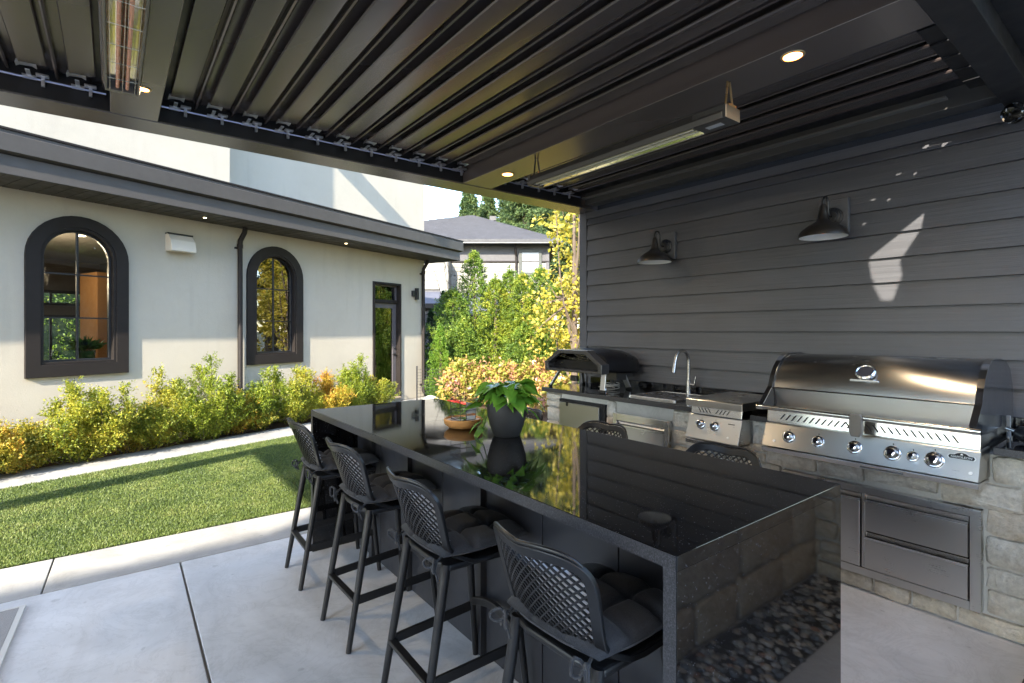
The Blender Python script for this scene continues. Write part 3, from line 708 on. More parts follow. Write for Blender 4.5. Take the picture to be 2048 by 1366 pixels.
# lower storage unit
def ss(name, x0, x1, y0, y1, z0, z1, par=None, bev=.003, m=None):
    return box(name, m or STEELV, par or kt, x0, x1, y0, y1, z0, z1, bev)
cab = MB().box(3.495, 3.545, .645, .69, .11, .63).box(3.495, 3.545, 1.60, 1.64, .11, .63).box(3.495, 3.545, .69, 1.60, .592, .63).box(3.495, 3.545, .69, 1.60, .11, .155).box(3.505, 3.545, 1.165, 1.18, .155, .592).build('storage_frame', STEELV, kt, bevel=.002)
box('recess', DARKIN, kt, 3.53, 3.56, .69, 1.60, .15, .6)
def drawer(y0, y1, z0, z1):
    d = ss('drawer_front', 3.492, 3.515, y0, y1, z0, z1 - .045)
    MB().prism([(3.492, z1 - .045), (3.484, z1 - .043), (3.484, z1 - .030), (3.490, z1 - .034), (3.505, z1 - .034), (3.515, z1 - .045)], 'y', y0, y1).prism([(3.515, z1 - .034), (3.503, z1 - .004), (3.515, z1 - .002)], 'y', y0, y1).build('handle_lip', STEEL, d)
drawer(.696, 1.16, .378, .590); drawer(.696, 1.16, .158, .372); drawer(1.185, 1.595, .158, .590)
# middle access drawer
MB().box(3.49, 3.54, 2.52, 2.555, .10, .825).box(3.49, 3.54, 3.05, 3.09, .10, .825).box(3.49, 3.54, 2.555, 3.05, .765, .825).box(3.49, 3.54, 2.555, 3.05, .10, .14).build('drawer_frame', STEEL, kt, bevel=.002)
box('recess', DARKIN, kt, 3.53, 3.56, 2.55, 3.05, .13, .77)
drawer(2.56, 3.045, .56, .762); drawer(2.56, 3.045, .35, .555); drawer(2.56, 3.045, .145, .345)
# fridge
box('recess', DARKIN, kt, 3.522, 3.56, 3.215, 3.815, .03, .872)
fr = ss('fridge_door', 3.495, 3.53, 3.262, 3.79, .06, .845, m=m_steel('fridge_steel', (4, 4, 400), .5, .3), bev=.004)
MB().box(3.494, 3.51, 3.60, 3.78, .848, .858).box(3.49, 3.50, 3.665, 3.69, .815, .855).build('hinge', BLACKM, fr)

# sink + faucet
sk = thing('sink', 'steel drop-in sink with dark cover set into the granite counter', 'sink', (3.86, 2.78, CT))
MB().box(-.24, .24, -.24, -.225, -.004, .014).box(-.24, .24, .225, .24, -.004, .014).box(-.24, -.225, -.225, .225, -.004, .014).box(.225, .24, -.225, .225, -.004, .014).build('rim', STEEL, sk, bevel=.003)
box('cover', m_paint('sink_cover', (.05, .052, .058), .25), sk, -.225, .225, -.225, .225, .001, .010)
box('soap_tray', STEEL, sk, .25, .29, -.2, .05, .001, .012, .003)
fc = thing('faucet', 'brushed nickel gooseneck faucet beside the sink', 'faucet', (4.13, 2.76, CT))
MB().lathe([(.03, 0), (.03, .008), (.022, .012), (.0215, .13), (.0165, .135), (.0165, .15)], 20).build('base', NICKEL, fc, smooth=True)
R_ = .10
path = [(0, 0, .13), (0, 0, .30)] + [(-R_ + R_ * math.cos(a), -.0, .30 + R_ * math.sin(a)) for a in [math.pi * k / 12 * .94 for k in range(1, 13)]]
pe = Vector(path[-1]); path.append(tuple(pe + Vector((-.01, 0, -.03))))
MB().tube(path, .0145, 14).build('spout', NICKEL, fc, smooth=True)
MB().tube([pe + Vector((-.009, 0, -.028)), pe + Vector((-.028, 0, -.11))], [.0165, .019], 14).build('spray_head', NICKEL, fc, smooth=True)
MB().tube([(0, -.02, .095), (0, -.065, .095)], .012, 12).tube([(0, -.058, .095), (.0, -.072, .17)], .005, 8).build('handle', NICKEL, fc, smooth=True)

# ---------------- gas grill
gr = thing('gas_grill', 'large built-in stainless gas grill with domed lid and six control knobs', 'grill', (0, 0, 0))
GY0, GY1 = .62, 1.672
MB().prism([(3.355, .955), (3.30, .815), (3.31, .812), (3.55, .80), (3.55, .955)], 'y', GY0, GY1).build('control_panel', STEELV, gr, bevel=.003)
MB().prism([(3.365, .962), (3.372, 1.035), (3.55, 1.035), (3.55, .962)], 'y', GY0 + .003, GY1 - .003).build('vent_panel', STEEL, gr, bevel=.002)
MB().prism([(3.307, .780), (3.300, .808), (3.52, .796), (3.52, .780)], 'y', GY0 - .002, GY1 + .002).build('drip_tray', STEEL, gr, bevel=.002)
box('tray_grip', NICKEL, gr, 3.302, 3.308, .92, 1.12, .786, .794)
MB().box(3.40, 4.16, GY0 + .01, GY1 - .01, .80, 1.03).build('firebox', STEEL, gr)
# slots
slot = None
ys = [GY1 - .10 - i * .0345 for i in range(12)] + [GY0 + .10 + i * .0345 for i in range(15)]
for i, y in enumerate(ys):
    lean = 1 if i < 12 else -1
    m = MB().prism([(-.013 * lean - .0045, .018), (-.013 * lean + .0045, .018), (.013 * lean + .0045, -.018), (.013 * lean - .0045, -.018)], 'x', -.0012, .0004)
    # prism 'x' profile is (y,z); near end tilts
    o = m.build('vent_slot', DARKIN, gr); o.location = (3.368, y, 1.000); o.rotation_euler = (0, math.radians(5.5), 0)
    if i == 26: pass
# hood side profile (x,z)
def arc(cx, cz, r, a0, a1, n): return [(cx + r * math.cos(math.radians(a0 + (a1 - a0) * k / n)), cz + r * math.sin(math.radians(a0 + (a1 - a0) * k / n))) for k in range(n + 1)]
dome = [(3.395, 1.180), (3.405, 1.215), (3.425, 1.255), (3.455, 1.297), (3.495, 1.335), (3.545, 1.365), (3.60, 1.384), (3.66, 1.390), (3.78, 1.388), (3.92, 1.37), (4.03, 1.32), (4.10, 1.22), (4.12, 1.04)]
hood = MB().prism(dome + [(3.46, 1.04), (3.445, 1.168)], 'y', GY0 + .028, GY1 - .028).build('lid', m_steel('lid_steel', (4, 4, 300), .46, .26), gr, smooth=True, bevel=.002)
# lid front apron (bright steel below the lip, slanting to the handle)
MB().prism([(3.400, 1.1755), (3.425, 1.04), (3.455, 1.04), (3.442, 1.172)], 'y', GY0 + .03, GY1 - .03).build('lid_apron', m_steel('apron_steel', (4, 4, 300), .72, .3), gr, bevel=.001)
MB().prism([(3.385, 1.176), (3.388, 1.182), (3.405, 1.184), (3.405, 1.176)], 'y', GY0 + .02, GY1 - .02).build('lid_lip', CHROME, gr)
# end cheeks
cheek = [(3.262, 1.060), (3.270, 1.085), (3.385, 1.186), (3.398, 1.215), (3.418, 1.258), (3.450, 1.303), (3.492, 1.343), (3.543, 1.374), (3.60, 1.393), (3.66, 1.399), (3.78, 1.397), (3.92, 1.379), (4.04, 1.325), (4.11, 1.22), (4.13, 1.03), (3.42, 1.03), (3.285, 1.045)]
for a, b in ((GY0, GY0 + .028), (GY1 - .028, GY1)):
    MB().prism(cheek, 'y', a, b).build('lid_end', m_paint('cheek_black', (.015, .016, .02), .15), gr, smooth=True, bevel=.003)
    c2 = cheek[1:13]
    MB().flatbar([(p_[0] - .001, (a + b) / 2, p_[1] + .001) for p_ in c2], .029, .006, (0, 0, 1)).build('end_trim', CHROME, gr) 
MB().tube([(3.275, GY0 + .005, 1.065), (3.275, GY1 - .005, 1.065)], .0135, 16).build('handle', NICKEL, gr, smooth=True)
for y in (GY0 + .004, GY1 - .004): MB().tube([(3.275, y - .02, 1.065), (3.275, y + .02, 1.065)], .018, 16).build('handle_end', CHROME, gr, smooth=True)
hk = MB().prism([(-.03, 0.02), (-.025, .035), (.025, .035), (.03, .02), (.032, -.06), (.022, -.09), (-.022, -.09), (-.032, -.06)], 'x', -.018, .022).build('handle_hook', m_paint('hook_grey', (.11, .10, .09), .45), gr, bevel=.006); hk.location = (3.262, 1.125, 1.05)
# thermometer
tm = MB().lathe([(.052, 0), (.052, .012), (.044, .020), (.040, .016), (.001, .016)], 28, MT((3.452, 1.14, 1.300), (-.72, 0, .69))).build('thermometer', CHROME, gr, smooth=True)
MB().lathe([(.038, .0175), (.001, .0175)], 24, MT((3.452, 1.14, 1.300), (-.72, 0, .69))).build('dial', mat('dial_face', (.08, .08, .1), .2), tm)
MB().prism([(-.075, -.008), (.075, -.008), (.07, .004), (-.07, .004)], 'x', -.006, .012).build('bezel_wing', CHROME, tm, bevel=.003).location = (3.425, 1.14, 1.262)
# knobs; the control face leans back
KN = Vector((-.93, 0, .366)).normalized()
def knob(par, y, r, x=3.326, z=.886, lit=None):
    M = MT((x, y, z), KN)
    k_ = MB().lathe([(r * 1.35, 0), (r * 1.35, .004), (r * 1.2, .008), (r * 1.05, .009)], 28, M).build('knob_bezel', CHROME, par, smooth=True)
    MB().lathe([(r * .98, .007), (r * .95, .014), (r * .84, .018), (r * .80, .034), (r * .72, .040), (r * .5, .042), (r * .45, .038), (.0005, .038)], 28, M).build('knob', CHROME, k_, smooth=True)
    MB().lathe([(r * .44, .0385), (.0004, .0385)], 20, M).build('knob_cap', mat('knob_cap', (.02, .02, .03), .1), k_)
    d = MB().box(-.001, 0.001, -.002, .002, -.004, .004).build('tick', DARKIN, k_); d.location = Vector((x, y - .0, z)) + Vector((-.004, 0, r * 1.7)) + KN * -.002 + Vector((.004 + r * .6, 0, 0)) * 0
    d.location = Vector((x + r * 1.7 * .366, y, z + r * 1.7 * .93)) + KN * .0012
for y, r in ((1.515, .0265), (1.347, .0265), (1.155, .0285), (.975, .030), (.885, .021), (.795, .031)): knob(gr, y, r)
for y in (1.60, .65):
    M = MT((3.312, y, .852), KN); MB().lathe([(.009, 0), (.008, .004), (.001, .004)], 10, M).build('ignition_button', WHITEP, gr)
def text_mesh(name, s, size, m, parent, loc, rot, ext=.0008):
    cu = bpy.data.curves.new(name, 'FONT'); cu.body = s; cu.size = size; cu.align_x = 'CENTER'; cu.align_y = 'CENTER'; cu.extrude = ext
    to = bpy.data.objects.new(name + '_tmp', cu); C.objects.link(to)
    dg = bpy.context.evaluated_depsgraph_get(); me = bpy.data.meshes.new_from_object(to.evaluated_get(dg)); bpy.data.objects.remove(to)
    me.materials.clear(); me.materials.append(m); o = bpy.data.objects.new(name, me); link(o, parent); o.location = loc; o.rotation_euler = rot; return o
TILT = math.radians(90 - 21.5)
def badge(par, y, z, x, s=1, text=True):
    """crest plate: pointed oval with raised arch"""
    pts = [(-.052, 0), (-.046, .009), (-.028, .0105), (-.018, .019), (0, .024), (.018, .019), (.028, .0105), (.046, .009), (.052, 0), (.046, -.009), (-.046, -.009)]
    b = MB().prism([(a * s, c * s) for a, c in pts], 'z', 0, .0012).build('badge', mat('badge_black', (.01, .01, .01), .3), par)
    b.location = (x, y, z); b.rotation_euler = (TILT, 0, math.radians(-90))
    MB().add([(a * s * 1.09, c * s * 1.12, -.0002) for a, c in pts], [tuple(range(len(pts)))]).build('badge_rim', WHITEP, b)
    if text: text_mesh('lettering', 'NAPOLEON', .0155 * s, WHITEP, b, (0, -.0005, .0014), (0, 0, 0))
    MB().lathe([(.0045 * s, 0), (.001, .0006)], 8, Matrix.Translation((0, .0145 * s, .0013))).box(-.006 * s, .006 * s, .0105 * s, .012 * s, .0013, .0018).build('crest', WHITEP, b)
badge(gr, .690, .918, 3.338)

# ---------------- side burner
sb = thing('side_burner', 'small stainless side burner with flat lid and two knobs', 'burner', (0, 0, 0))
MB().prism([(3.415, .93), (3.355, .765), (3.362, .76), (3.56, .76), (3.56, .93)], 'y', 1.862, 2.272).build('control_panel', STEELV, sb, bevel=.003)
MB().prism([(3.42, .935), (3.428, .995), (3.56, .995), (3.56, .935)], 'y', 1.872, 2.262).build('vent_panel', STEEL, sb, bevel=.002)
MB().box(3.365, 3.52, 1.857, 2.277, .722, .752).build('drip_tray', STEEL, sb, bevel=.002)
box('tray_grip', NICKEL, sb, 3.362, 3.366, 1.97, 2.14, .732, .74)
MB().box(3.43, 4.02, 1.872, 2.262, .80, .994).build('firebox', BLACKM, sb)
MB().prism([(3.385, .992), (3.385, 1.040), (3.395, 1.048), (4.00, 1.048), (4.02, 1.03), (4.02, .992)], 'y', 1.848, 2.285).build('lid', m_steel('burner_lid', (4, 4, 300), .5, .28), sb, bevel=.003)
for i in range(8):
    lean = 1 if i < 4 else -1; y = 2.195 - i * .026 if i < 4 else 2.055 - (i - 4) * .028
    m = MB().prism([(.011 * lean - .003, .016), (.011 * lean + .003, .016), (-.011 * lean + .003, -.016), (-.011 * lean - .003, -.016)], 'x', -.0012, .0004)
    o = m.build('vent_slot', DARKIN, sb); o.location = (3.4235, y, .966); o.rotation_euler = (0, math.radians(7.6), 0)
for y in (2.165, 2.055): knob(sb, y, .026, 3.392, .865)
badge(sb, 1.935, .895, 3.4035, .5, False)
MB().lathe([(.008, 0), (.007, .004), (.001, .004)], 10, MT((3.370, 1.945, .805), KN)).build('ignition_button', WHITEP, sb)

# ---------------- pizza oven
po = thing('pizza_oven', 'black portable pizza oven on folding legs at the far end of the counter', 'oven', (3.56, 3.685, CT))
def arcsec(w, zb, zs, zt, wt):
    pts = [(-w, zb + .02), (-w + .02, zb), (w - .02, zb), (w, zb + .02), (w, zs)]
    for k in range(1, 12):
        a = math.pi * k / 12; cx_ = math.cos(a); sx_ = math.sin(a)
        pts.append((w * math.copysign(abs(cx_) ** .62, cx_), zs + (zt - zs) * sx_ ** .75))
    pts.append((-w, zs)); return pts
def sec(w, zb, zs, zt, wt): return [(-w, zb), (w, zb), (w, zs), (wt + (w - wt) * .25, zs + (zt - zs) * .72), (wt, zt), (-wt, zt), (-wt - (w - wt) * .25, zs + (zt - zs) * .72), (-w, zs)]
def loft(secs, m, name, par, smooth=False, close=(True, True), bev=0):
    vs = []; fs = []; n = len(secs[0][1])
    for x, s_ in secs: vs += [(x, a, b) for a, b in s_]
    for i in range(len(secs) - 1): fs += [(i * n + k, i * n + (k + 1) % n, (i + 1) * n + (k + 1) % n, (i + 1) * n + k) for k in range(n)]
    if close[0]: fs.append(tuple(range(n)))
    if close[1]: fs.append(tuple((len(secs) - 1) * n + k for k in range(n)))
    return MB().add(vs, fs).build(name, m, par, smooth=smooth, bevel=bev)
body_m = m_paint('oven_shell', (.006, .006, .008), .34); bsdf(body_m).inputs['Specular IOR Level'].default_value = .3
face_m = m_paint('oven_face', (.030, .030, .034), .32)
loft([(.09, arcsec(.385, .19, .25, .378, .2)), (.20, arcsec(.40, .18, .25, .398, .2)), (.34, arcsec(.405, .17, .25, .402, .2)), (.46, arcsec(.395, .165, .25, .388, .2)), (.56, arcsec(.37, .17, .25, .355, .2)), (.63, arcsec(.32, .18, .245, .31, .2)), (.67, arcsec(.24, .20, .235, .265, .1))], body_m, 'shell', po, smooth=True)
# face frame: ring
o_ = sec(.395, .172, .262, .388, .205); i_ = sec(.345, .197, .25, .352, .175); n = 8
vs = [(0, a, b) for a, b in o_] + [(0.0, a, b) for a, b in i_] + [(.105, a, b) for a, b in o_] + [(.105, a, b) for a, b in i_]
fs = []
for k in range(n):
    q = (k + 1) % n; fs += [(k, q, n + q, n + k), (k, 2 * n + k, 2 * n + q, q), (n + k, n + q, 3 * n + q, 3 * n + k), (2 * n + k, 3 * n + k, 3 * n + q, 2 * n + q)]
MB().add(vs, fs).build('face_frame', face_m, po, bevel=.006)
MB().box(.02, .10, -.205, .205, .3885, .3905).build('top_plate', mat('top_plate', (.6, .61, .63), .25, .7), po)
MB().box(.104, .55, -.33, .33, .195, .199).build('baking_stone', m_paint('baking_stone', (.10, .09, .08), .8), po)
MB().add([(.03, -.30, .29), (.03, .30, .29), (.03, .19, .35), (.03, -.19, .35)], [(0, 1, 2, 3)]).build('baffle', STEEL, po)
MB().add([(.56, -.3, .2), (.56, .3, .2), (.56, .2, .34), (.56, -.2, .34)], [(0, 1, 2, 3)]).build('back_liner', DARKIN, po)
MB().tube([(.12, .32, .205), (.12, .32, .25)], .006).tube([(.12, -.30, .22), (.12, -.30, .235)], .008).build('burner_nozzle', CHROME, po)
lm = mat('leg_steel', (.55, .55, .56), .3, .9)
for (xa, ya, xb, yb) in ((.09, .26, .03, .33), (.09, -.345, .07, -.345), (.42, .28, .48, .31), (.42, -.28, .48, -.31)):
    lg = MB().flatbar([(xa, ya, .175), (xb, yb, .02)], .035 if ya > 0 else .06, .014, (0, 1, .2) if ya > 0 else (1, 0, .2)).build('leg', lm, po, bevel=.002)
    MB().flatbar([(xb, yb, .022), (xb + (xb - xa) * .12, yb + (yb - ya) * .12, .0)], .04 if ya > 0 else .065, .02, (0, 1, .2) if ya > 0 else (1, 0, .2)).build('foot', BLACKM, lg)
MB().box(.05, .09, -.135, -.05, .06, .115).build('control_dial', BLACKM, po, bevel=.008).location = (0, .12, .02)
MB().box(.28, .42, -.33, -.18, .10, .18).box(.44, .56, -.3, .25, .12, .17).tube([(.36, -.2, .1), (.36, -.2, .05), (.3, -.25, .04)], .015).build('gas_unit', mat('gas_unit', (.03, .03, .03), .3), po)
hz = thing('gas_hose', 'coiled clear gas hose lying under the pizza oven', 'hose', (3.90, 3.50, CT))
pts = []
for k in range(60):
    a = k * .42; r = .10 + .015 * math.sin(k * .7); pts.append((r * math.cos(a) * .8, r * math.sin(a), .008 + k * .0009 + .006 * math.sin(a * 1.3)))
MB().tube(pts, .0045, 7).build('hose', mat('hose_grey', (.35, .33, .30), .3), hz, smooth=True)
MB().lathe([(.018, 0), (.022, .01), (.018, .03), (.008, .04)], 14, MT((-.16, -.09, .0))).build('regulator', CHROME, hz, smooth=True)
# tools at right of the grill
tl = thing('grill_lighter', 'black torch lighter with grey grip lying on the counter right of the grill', 'tool', (3.70, .50, CT), math.radians(35))
MB().tube([(-.16, 0, .02), (-.05, 0, .025), (0, 0, .03)], [.022, .024, .018], 12).build('grip', mat('grip_grey', (.12, .12, .14), .35), tl, smooth=True)
MB().lathe([(.026, 0), (.034, .02), (.034, .06), (.022, .08)], 14, MT((.0, 0, .035), (1, 0, .2))).box(.0, .06, -.012, .012, .05, .085).build('body', BLACKM, tl, smooth=True)
MB().tube([(.07, 0, .05), (.16, .01, .055)], .009, 10).build('nozzle', CHROME, tl, smooth=True)
rk = thing('rotisserie_bracket', 'upright grey metal bracket standing behind the torch lighter at the right', 'bracket', (3.86, .60, CT))
MB().box(-.014, .014, -.008, .008, 0, .12).tube([(-.02, 0, .03), (-.20, -.03, .03)], .006).tube([(0, .0, .17), (0, -.0, .17)], .004).build('arm', m_paint('dull_steel', (.16, .16, .16), .4), rk, bevel=.002)

GRANH = m_granite(); GRANH.name = 'honed_black_granite'
for l_ in list(bsdf(GRANH).inputs['Roughness'].links): GRANH.node_tree.links.remove(l_)
bsdf(GRANH).inputs['Roughness'].default_value = .045; bsdf(GRANH).inputs['IOR'].default_value = 1.85
# ================================================================= ISLAND
TZ = .989; IX0, IX1, IY0, IY1 = 1.11, 2.105, .775, 3.77
isl = thing('bar_island', 'long black granite waterfall island with dark panelled core', 'bar table', (0, 0, 0))
MB().box(IX0, IX1, IY0, IY1, TZ - .04, TZ).build('tabletop', GRAN, isl, bevel=.001)
MB().box(IX0, IX1, IY0, IY0 + .04, 0, TZ - .0402).build('end_panel', GRANH, isl)
MB().box(IX0, IX1, IY1 - .04, IY1, 0, TZ - .0402).build('end_panel', GRAN, isl)
# honed edges on the visible long side
box('long_edge', GREDGE, isl, IX0 - .0022, IX0 + .0005, IY0 + .003, IY1 - .003, TZ - .039, TZ - .002)
box('panel_edge', GREDGE, isl, IX0 - .0022, IX0 + .0005, IY0 + .002, IY0 + .039, 0, TZ - .0395)
box('panel_edge', GREDGE, isl, IX0 - .0022, IX0 + .0005, IY1 - .039, IY1 - .002, 0, TZ - .0395)
box('core', DARKIN, isl, 1.43, 1.79, IY0 + .042, IY1 - .042, 0, TZ - .041)
y = IY0 + .045
while y < IY1 - .1:
    e = min(y + .41, IY1 - .045)
    box('core_panel', PANEL, isl, 1.415, 1.429, y, e - .006, .0, TZ - .043, .0015)
    box('core_panel', PANEL, isl, 1.791, 1.805, y, e - .006, .0, TZ - .043, .0015)
    y = e
for yy in (2.05, 2.82, 3.36):
    box('batten', PANEL, isl, 1.385, 1.4145, yy, yy + .05, .0, TZ - .043, .002)

# ---------------- stools
GLEAMGREY = mat('ledge_gleam_grey', (.48, .49, .53), .35)  # lattice fins: bright ledge reflections put into a light grey colour
def make_stool():
    t = thing('bar_stool', 's', 'stool', (0, 0, 0), 0, 'black resin bar stools around the island')
    # local: +x toward table, feet at x -.24..+.24, centre x=1.13
    def back(u, v):   # u -1..1 across, v 0 seat .. 1 top
        x = -.125 - .135 * v ** .9 + .085 * u * u * (.35 + .65 * v) - .0
        z = .655 + .33 * v - .012 * u * u * v
        y = (.185 + .025 * v) * u
        if v < .25: x += (.25 - v) ** 2 * 1.0
        return Vector((x, y, z))
    rim = MB(); path = []; ups = []
    bn = Vector((.93, 0, .36))
    def quarter(sgn):
        q = []
        for k in range(13):
            th = math.pi / 2 * (1 - k / 12); u = sgn * abs(math.cos(th)) ** .48 * .93; v = .60 + .36 * abs(math.sin(th)) ** .55 - .05 * (1 - abs(u)) ** 2
            q.append((back(u, v), bn + Vector((0, -sgn * .25 * abs(u) ** 3, 0))))
        for k in range(1, 8): q.append((back(sgn * .93, .60 - .60 * k / 8), bn + Vector((0, -sgn * .25, .15 * k / 8))))
        q += [(Vector((-.015, sgn * .180, .648)), Vector((.5, -sgn * .4, 1))), (Vector((.04, sgn * .186, .644)), Vector((0, -sgn * .5, 1))), (Vector((.12, sgn * .195, .654)), Vector((0, -sgn * .5, 1))), (Vector((.22, sgn * .19, .656)), Vector((0, -sgn * .4, 1)))]
        return q
    q = list(reversed(quarter(-1))) + quarter(1)[1:]
    rim.flatbar([p_ for p_, _ in q], .033, .016, [u_.normalized() for _, u_ in q])
    lip = []
    for k in range(29):
        u = -1 + 2 * k / 28; th = math.acos(max(-1, min(1, math.copysign(abs(u) ** 2.08, u)))); v = .60 + .36 * abs(math.sin(th)) ** .55 - .05 * (1 - abs(u * .93)) ** 2
        if abs(u) < .985: lip.append(back(u * .93, v) + Vector((-.010, 0, .022)))
    rim.tube(lip, .0065, 8)
    rim.build('backrest_frame', PLAST, t, bevel=.005, smooth=True)
    lat = MB(); web = MB()
    for fam in (-1, 1):
        for k in range(-20, 60):
            pts = []
            for s_ in range(0, 27):
                v = s_ / 26; u = fam * (k / 6.8 - 1.95 + 1.7 * v)
                vv = .005 + v * .93
                lim = .94 * min(1, .62 + .38 * (vv / .3) ** .6) if vv < .6 else .94 * max(0, 1 - ((vv - .6) / .37) ** 4) ** .25
                if abs(u) <= lim: pts.append(back(u, vv) + Vector((.002, 0, 0)))
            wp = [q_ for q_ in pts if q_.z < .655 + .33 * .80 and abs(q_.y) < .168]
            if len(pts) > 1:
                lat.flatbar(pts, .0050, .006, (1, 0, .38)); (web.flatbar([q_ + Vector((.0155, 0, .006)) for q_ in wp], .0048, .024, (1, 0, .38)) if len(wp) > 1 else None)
    lt = lat.build('backrest_lattice', PLAST, t); web.build('lattice_gleam_web', GLEAMGREY, lt)
    seat = MB().prism([(-.12, -.185), (.20, -.20), (.235, -.17), (.24, 0), (.235, .17), (.20, .20), (-.12, .185), (-.14, .1), (-.14, -.1)], 'z', .635, .660)
    seat.build('seat', PLAST, t, bevel=.008)
    for sx, sy in ((-1, -1), (-1, 1), (1, -1), (1, 1)):
        if sx < 0: a, b = Vector((-.12, sy * .165, .66)), Vector((-.235, sy * .182, 0))
        else: a, b = Vector((.18, sy * .165, .645)), Vector((.245, sy * .203, 0))
        MB().tube([a, a.lerp(b, .3), a.lerp(b, .65), b], [.019, .018, .0155, .013], 14).build('leg', PLAST, t, smooth=True)
    def at_(sx, sy, z):
        if sx < 0: a, b = Vector((-.12, sy * .165, .66)), Vector((-.235, sy * .182, 0))
        else: a, b = Vector((.18, sy * .165, .645)), Vector((.245, sy * .203, 0))
        return a.lerp(b, 1 - z / a.z)
    for sy in (-1, 1):
        MB().flatbar([at_(-1, sy, .235), at_(-1, sy, .235).lerp(at_(1, sy, .25), .08), at_(-1, sy, .235).lerp(at_(1, sy, .25), .92), at_(1, sy, .25)], .012, .040, (0, 0, 1)).build('stretcher', PLAST, t, bevel=.002)
    a, b = at_(-1, -1, .235), at_(-1, 1, .235)
    MB().flatbar([a, b], .034, .016, (0, 0, 1)).build('stretcher', PLAST, t, bevel=.003)
    a, b = at_(1, -1, .27), at_(1, 1, .27); pts = [a.lerp(b, k / 10) + Vector((.0, 0, .05 * math.sin(math.pi * k / 10))) for k in range(11)]
    MB().flatbar(pts, .022, .034, (0, 0, 1)).build('footrest', PLAST, t, bevel=.003)
    return t
def make_cushion():
    t = thing('seat_cushion', 's', 'cushion', (0, 0, 0), 0, 'tufted charcoal cushions on the bar stools')
    n = 40; vs = []; W_, D_ = .205, .215
    for side in (1, -1):
        for i in range(n + 1):
            for j in range(n + 1):
                u = -1 + 2 * i / n; v = -1 + 2 * j / n
                # superellipse mapping
                ru = u * (1 - .06 * v * v); rv = v * (1 - .06 * u * u)
                e = max(0, (1 - abs(u) ** 3.2)) ** .5 * max(0, (1 - abs(v) ** 3.2)) ** .5
                tu = .5 + .5 * math.cos(u * math.pi * 3); tv = .5 + .5 * math.cos(v * math.pi * 3)
                # tuft valleys: grid lines at +-1/3
                def val(q): return math.exp(-((abs(q) - .34) / .085) ** 2)
                dent = .030 * max(val(u) * .75, val(v) * .75) + .016 * val(u) * val(v)
                h = .052 * e - (dent * min(1, e * 1.6) if side > 0 else 0) + .006 * math.sin(u * 5 + v * 3) * e
                if side < 0: h = .026 * e
                vs.append((rv * D_, ru * W_, .045 + side * h))
    m_ = (n + 1) * (n + 1); fs = []
    for i in range(n):
        for j in range(n):
            a = i * (n + 1) + j; fs.append((a, a + 1, a + n + 2, a + n + 1)); fs.append((m_ + a, m_ + a + n + 1, m_ + a + n + 2, m_ + a + 1))
    c = MB().add(vs, fs).build('pad', FABRIC, t, smooth='all'); w = c.modifiers.new('w', 'WELD'); w.merge_threshold = .0005
    ed = []
    for k in range(73):
        a = 2 * math.pi * k / 72; cu = math.copysign(abs(math.cos(a)) ** .45, math.cos(a)); sv_ = math.copysign(abs(math.sin(a)) ** .45, math.sin(a))
        ed.append((cu * (1 - .06 * sv_ ** 2) * D_, sv_ * (1 - .06 * cu ** 2) * W_, .045))
    MB().tube(ed, .004, 6).build('piping', FABRIC, t)
    return t
def cushion_tie(par, sy, seed, loop=True):
    r = random.Random(seed); b = Vector((-.215, sy * .165, .025)); mb = MB()
    mb.tube([Vector((-.19, sy * .16, .04)), b], .005, 6)
    for s_ in range(2):
        pts = []
        for k in range(13):
            a = 2 * math.pi * k / 12; rad = .022 + .004 * math.sin(k + seed)
            pts.append(b + Vector((-.012 - .5 * rad * (1 - math.cos(a)), (1 if s_ else -1) * rad * (1 - math.cos(a)) * .8, rad * math.sin(a) - .004)))
        mb.tube(pts, .0048, 6)
        L_ = r.uniform(.04, .07); mb.tube([b, b + Vector((-.015, (.5 - s_) * .02, -L_ * .4)), b + Vector((-.008, (.5 - s_) * .045, -L_))], .004, 6)
    mb.lathe([(.001, -.009), (.009, 0), (.001, .009)], 8, Matrix.Translation(b)).build('tie', FABRIC, par, smooth='all')
st = make_stool(); cu = make_cushion()
near = [(1.13, 1.12, 2, 'nearest bar stool on the lawn side of the island, by its near end panel'), (1.13, 1.885, -1, 'second nearest bar stool on the lawn side of the island'),
        (1.13, 2.645, 1, 'third bar stool along the lawn side of the island'), (1.13, 3.40, -2, 'farthest bar stool on the lawn side, at the far end panel')]
far_ = [(2.135, 1.37, 180, 'bar stool on the kitchen side of the island, in front of the grill'), (2.135, 2.14, 181, 'middle bar stool on the kitchen side, in front of the steel drawers'),
        (2.135, 2.88, 179, 'bar stool on the kitchen side peeking out behind the potted pothos')]
cl = ['charcoal tufted cushion on the nearest bar stool', 'charcoal tufted cushion on the second nearest lawn-side stool', 'charcoal tufted cushion on the third lawn-side stool', 'charcoal tufted cushion on the farthest lawn-side stool',
      'charcoal tufted cushion on the kitchen-side stool before the grill', 'charcoal tufted cushion on the middle kitchen-side stool', 'charcoal tufted cushion on the far kitchen-side stool']
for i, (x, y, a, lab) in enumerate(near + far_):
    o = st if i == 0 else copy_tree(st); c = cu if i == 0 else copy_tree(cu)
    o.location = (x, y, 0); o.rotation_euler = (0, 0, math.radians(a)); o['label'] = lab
    ra = math.radians(a); c.location = (x + .055 * math.cos(ra), y + .055 * math.sin(ra), .655); c.rotation_euler = (0, 0, ra); c['label'] = cl[i]
    c['_n'] = i
bpy.context.view_layer.update()
for o in [o for o in C.objects if o.name.startswith('seat_cushion')]:
    i = o['_n']; del o['_n']
    for sy in (-1, 1): cushion_tie(o, sy, i * 2 + sy)

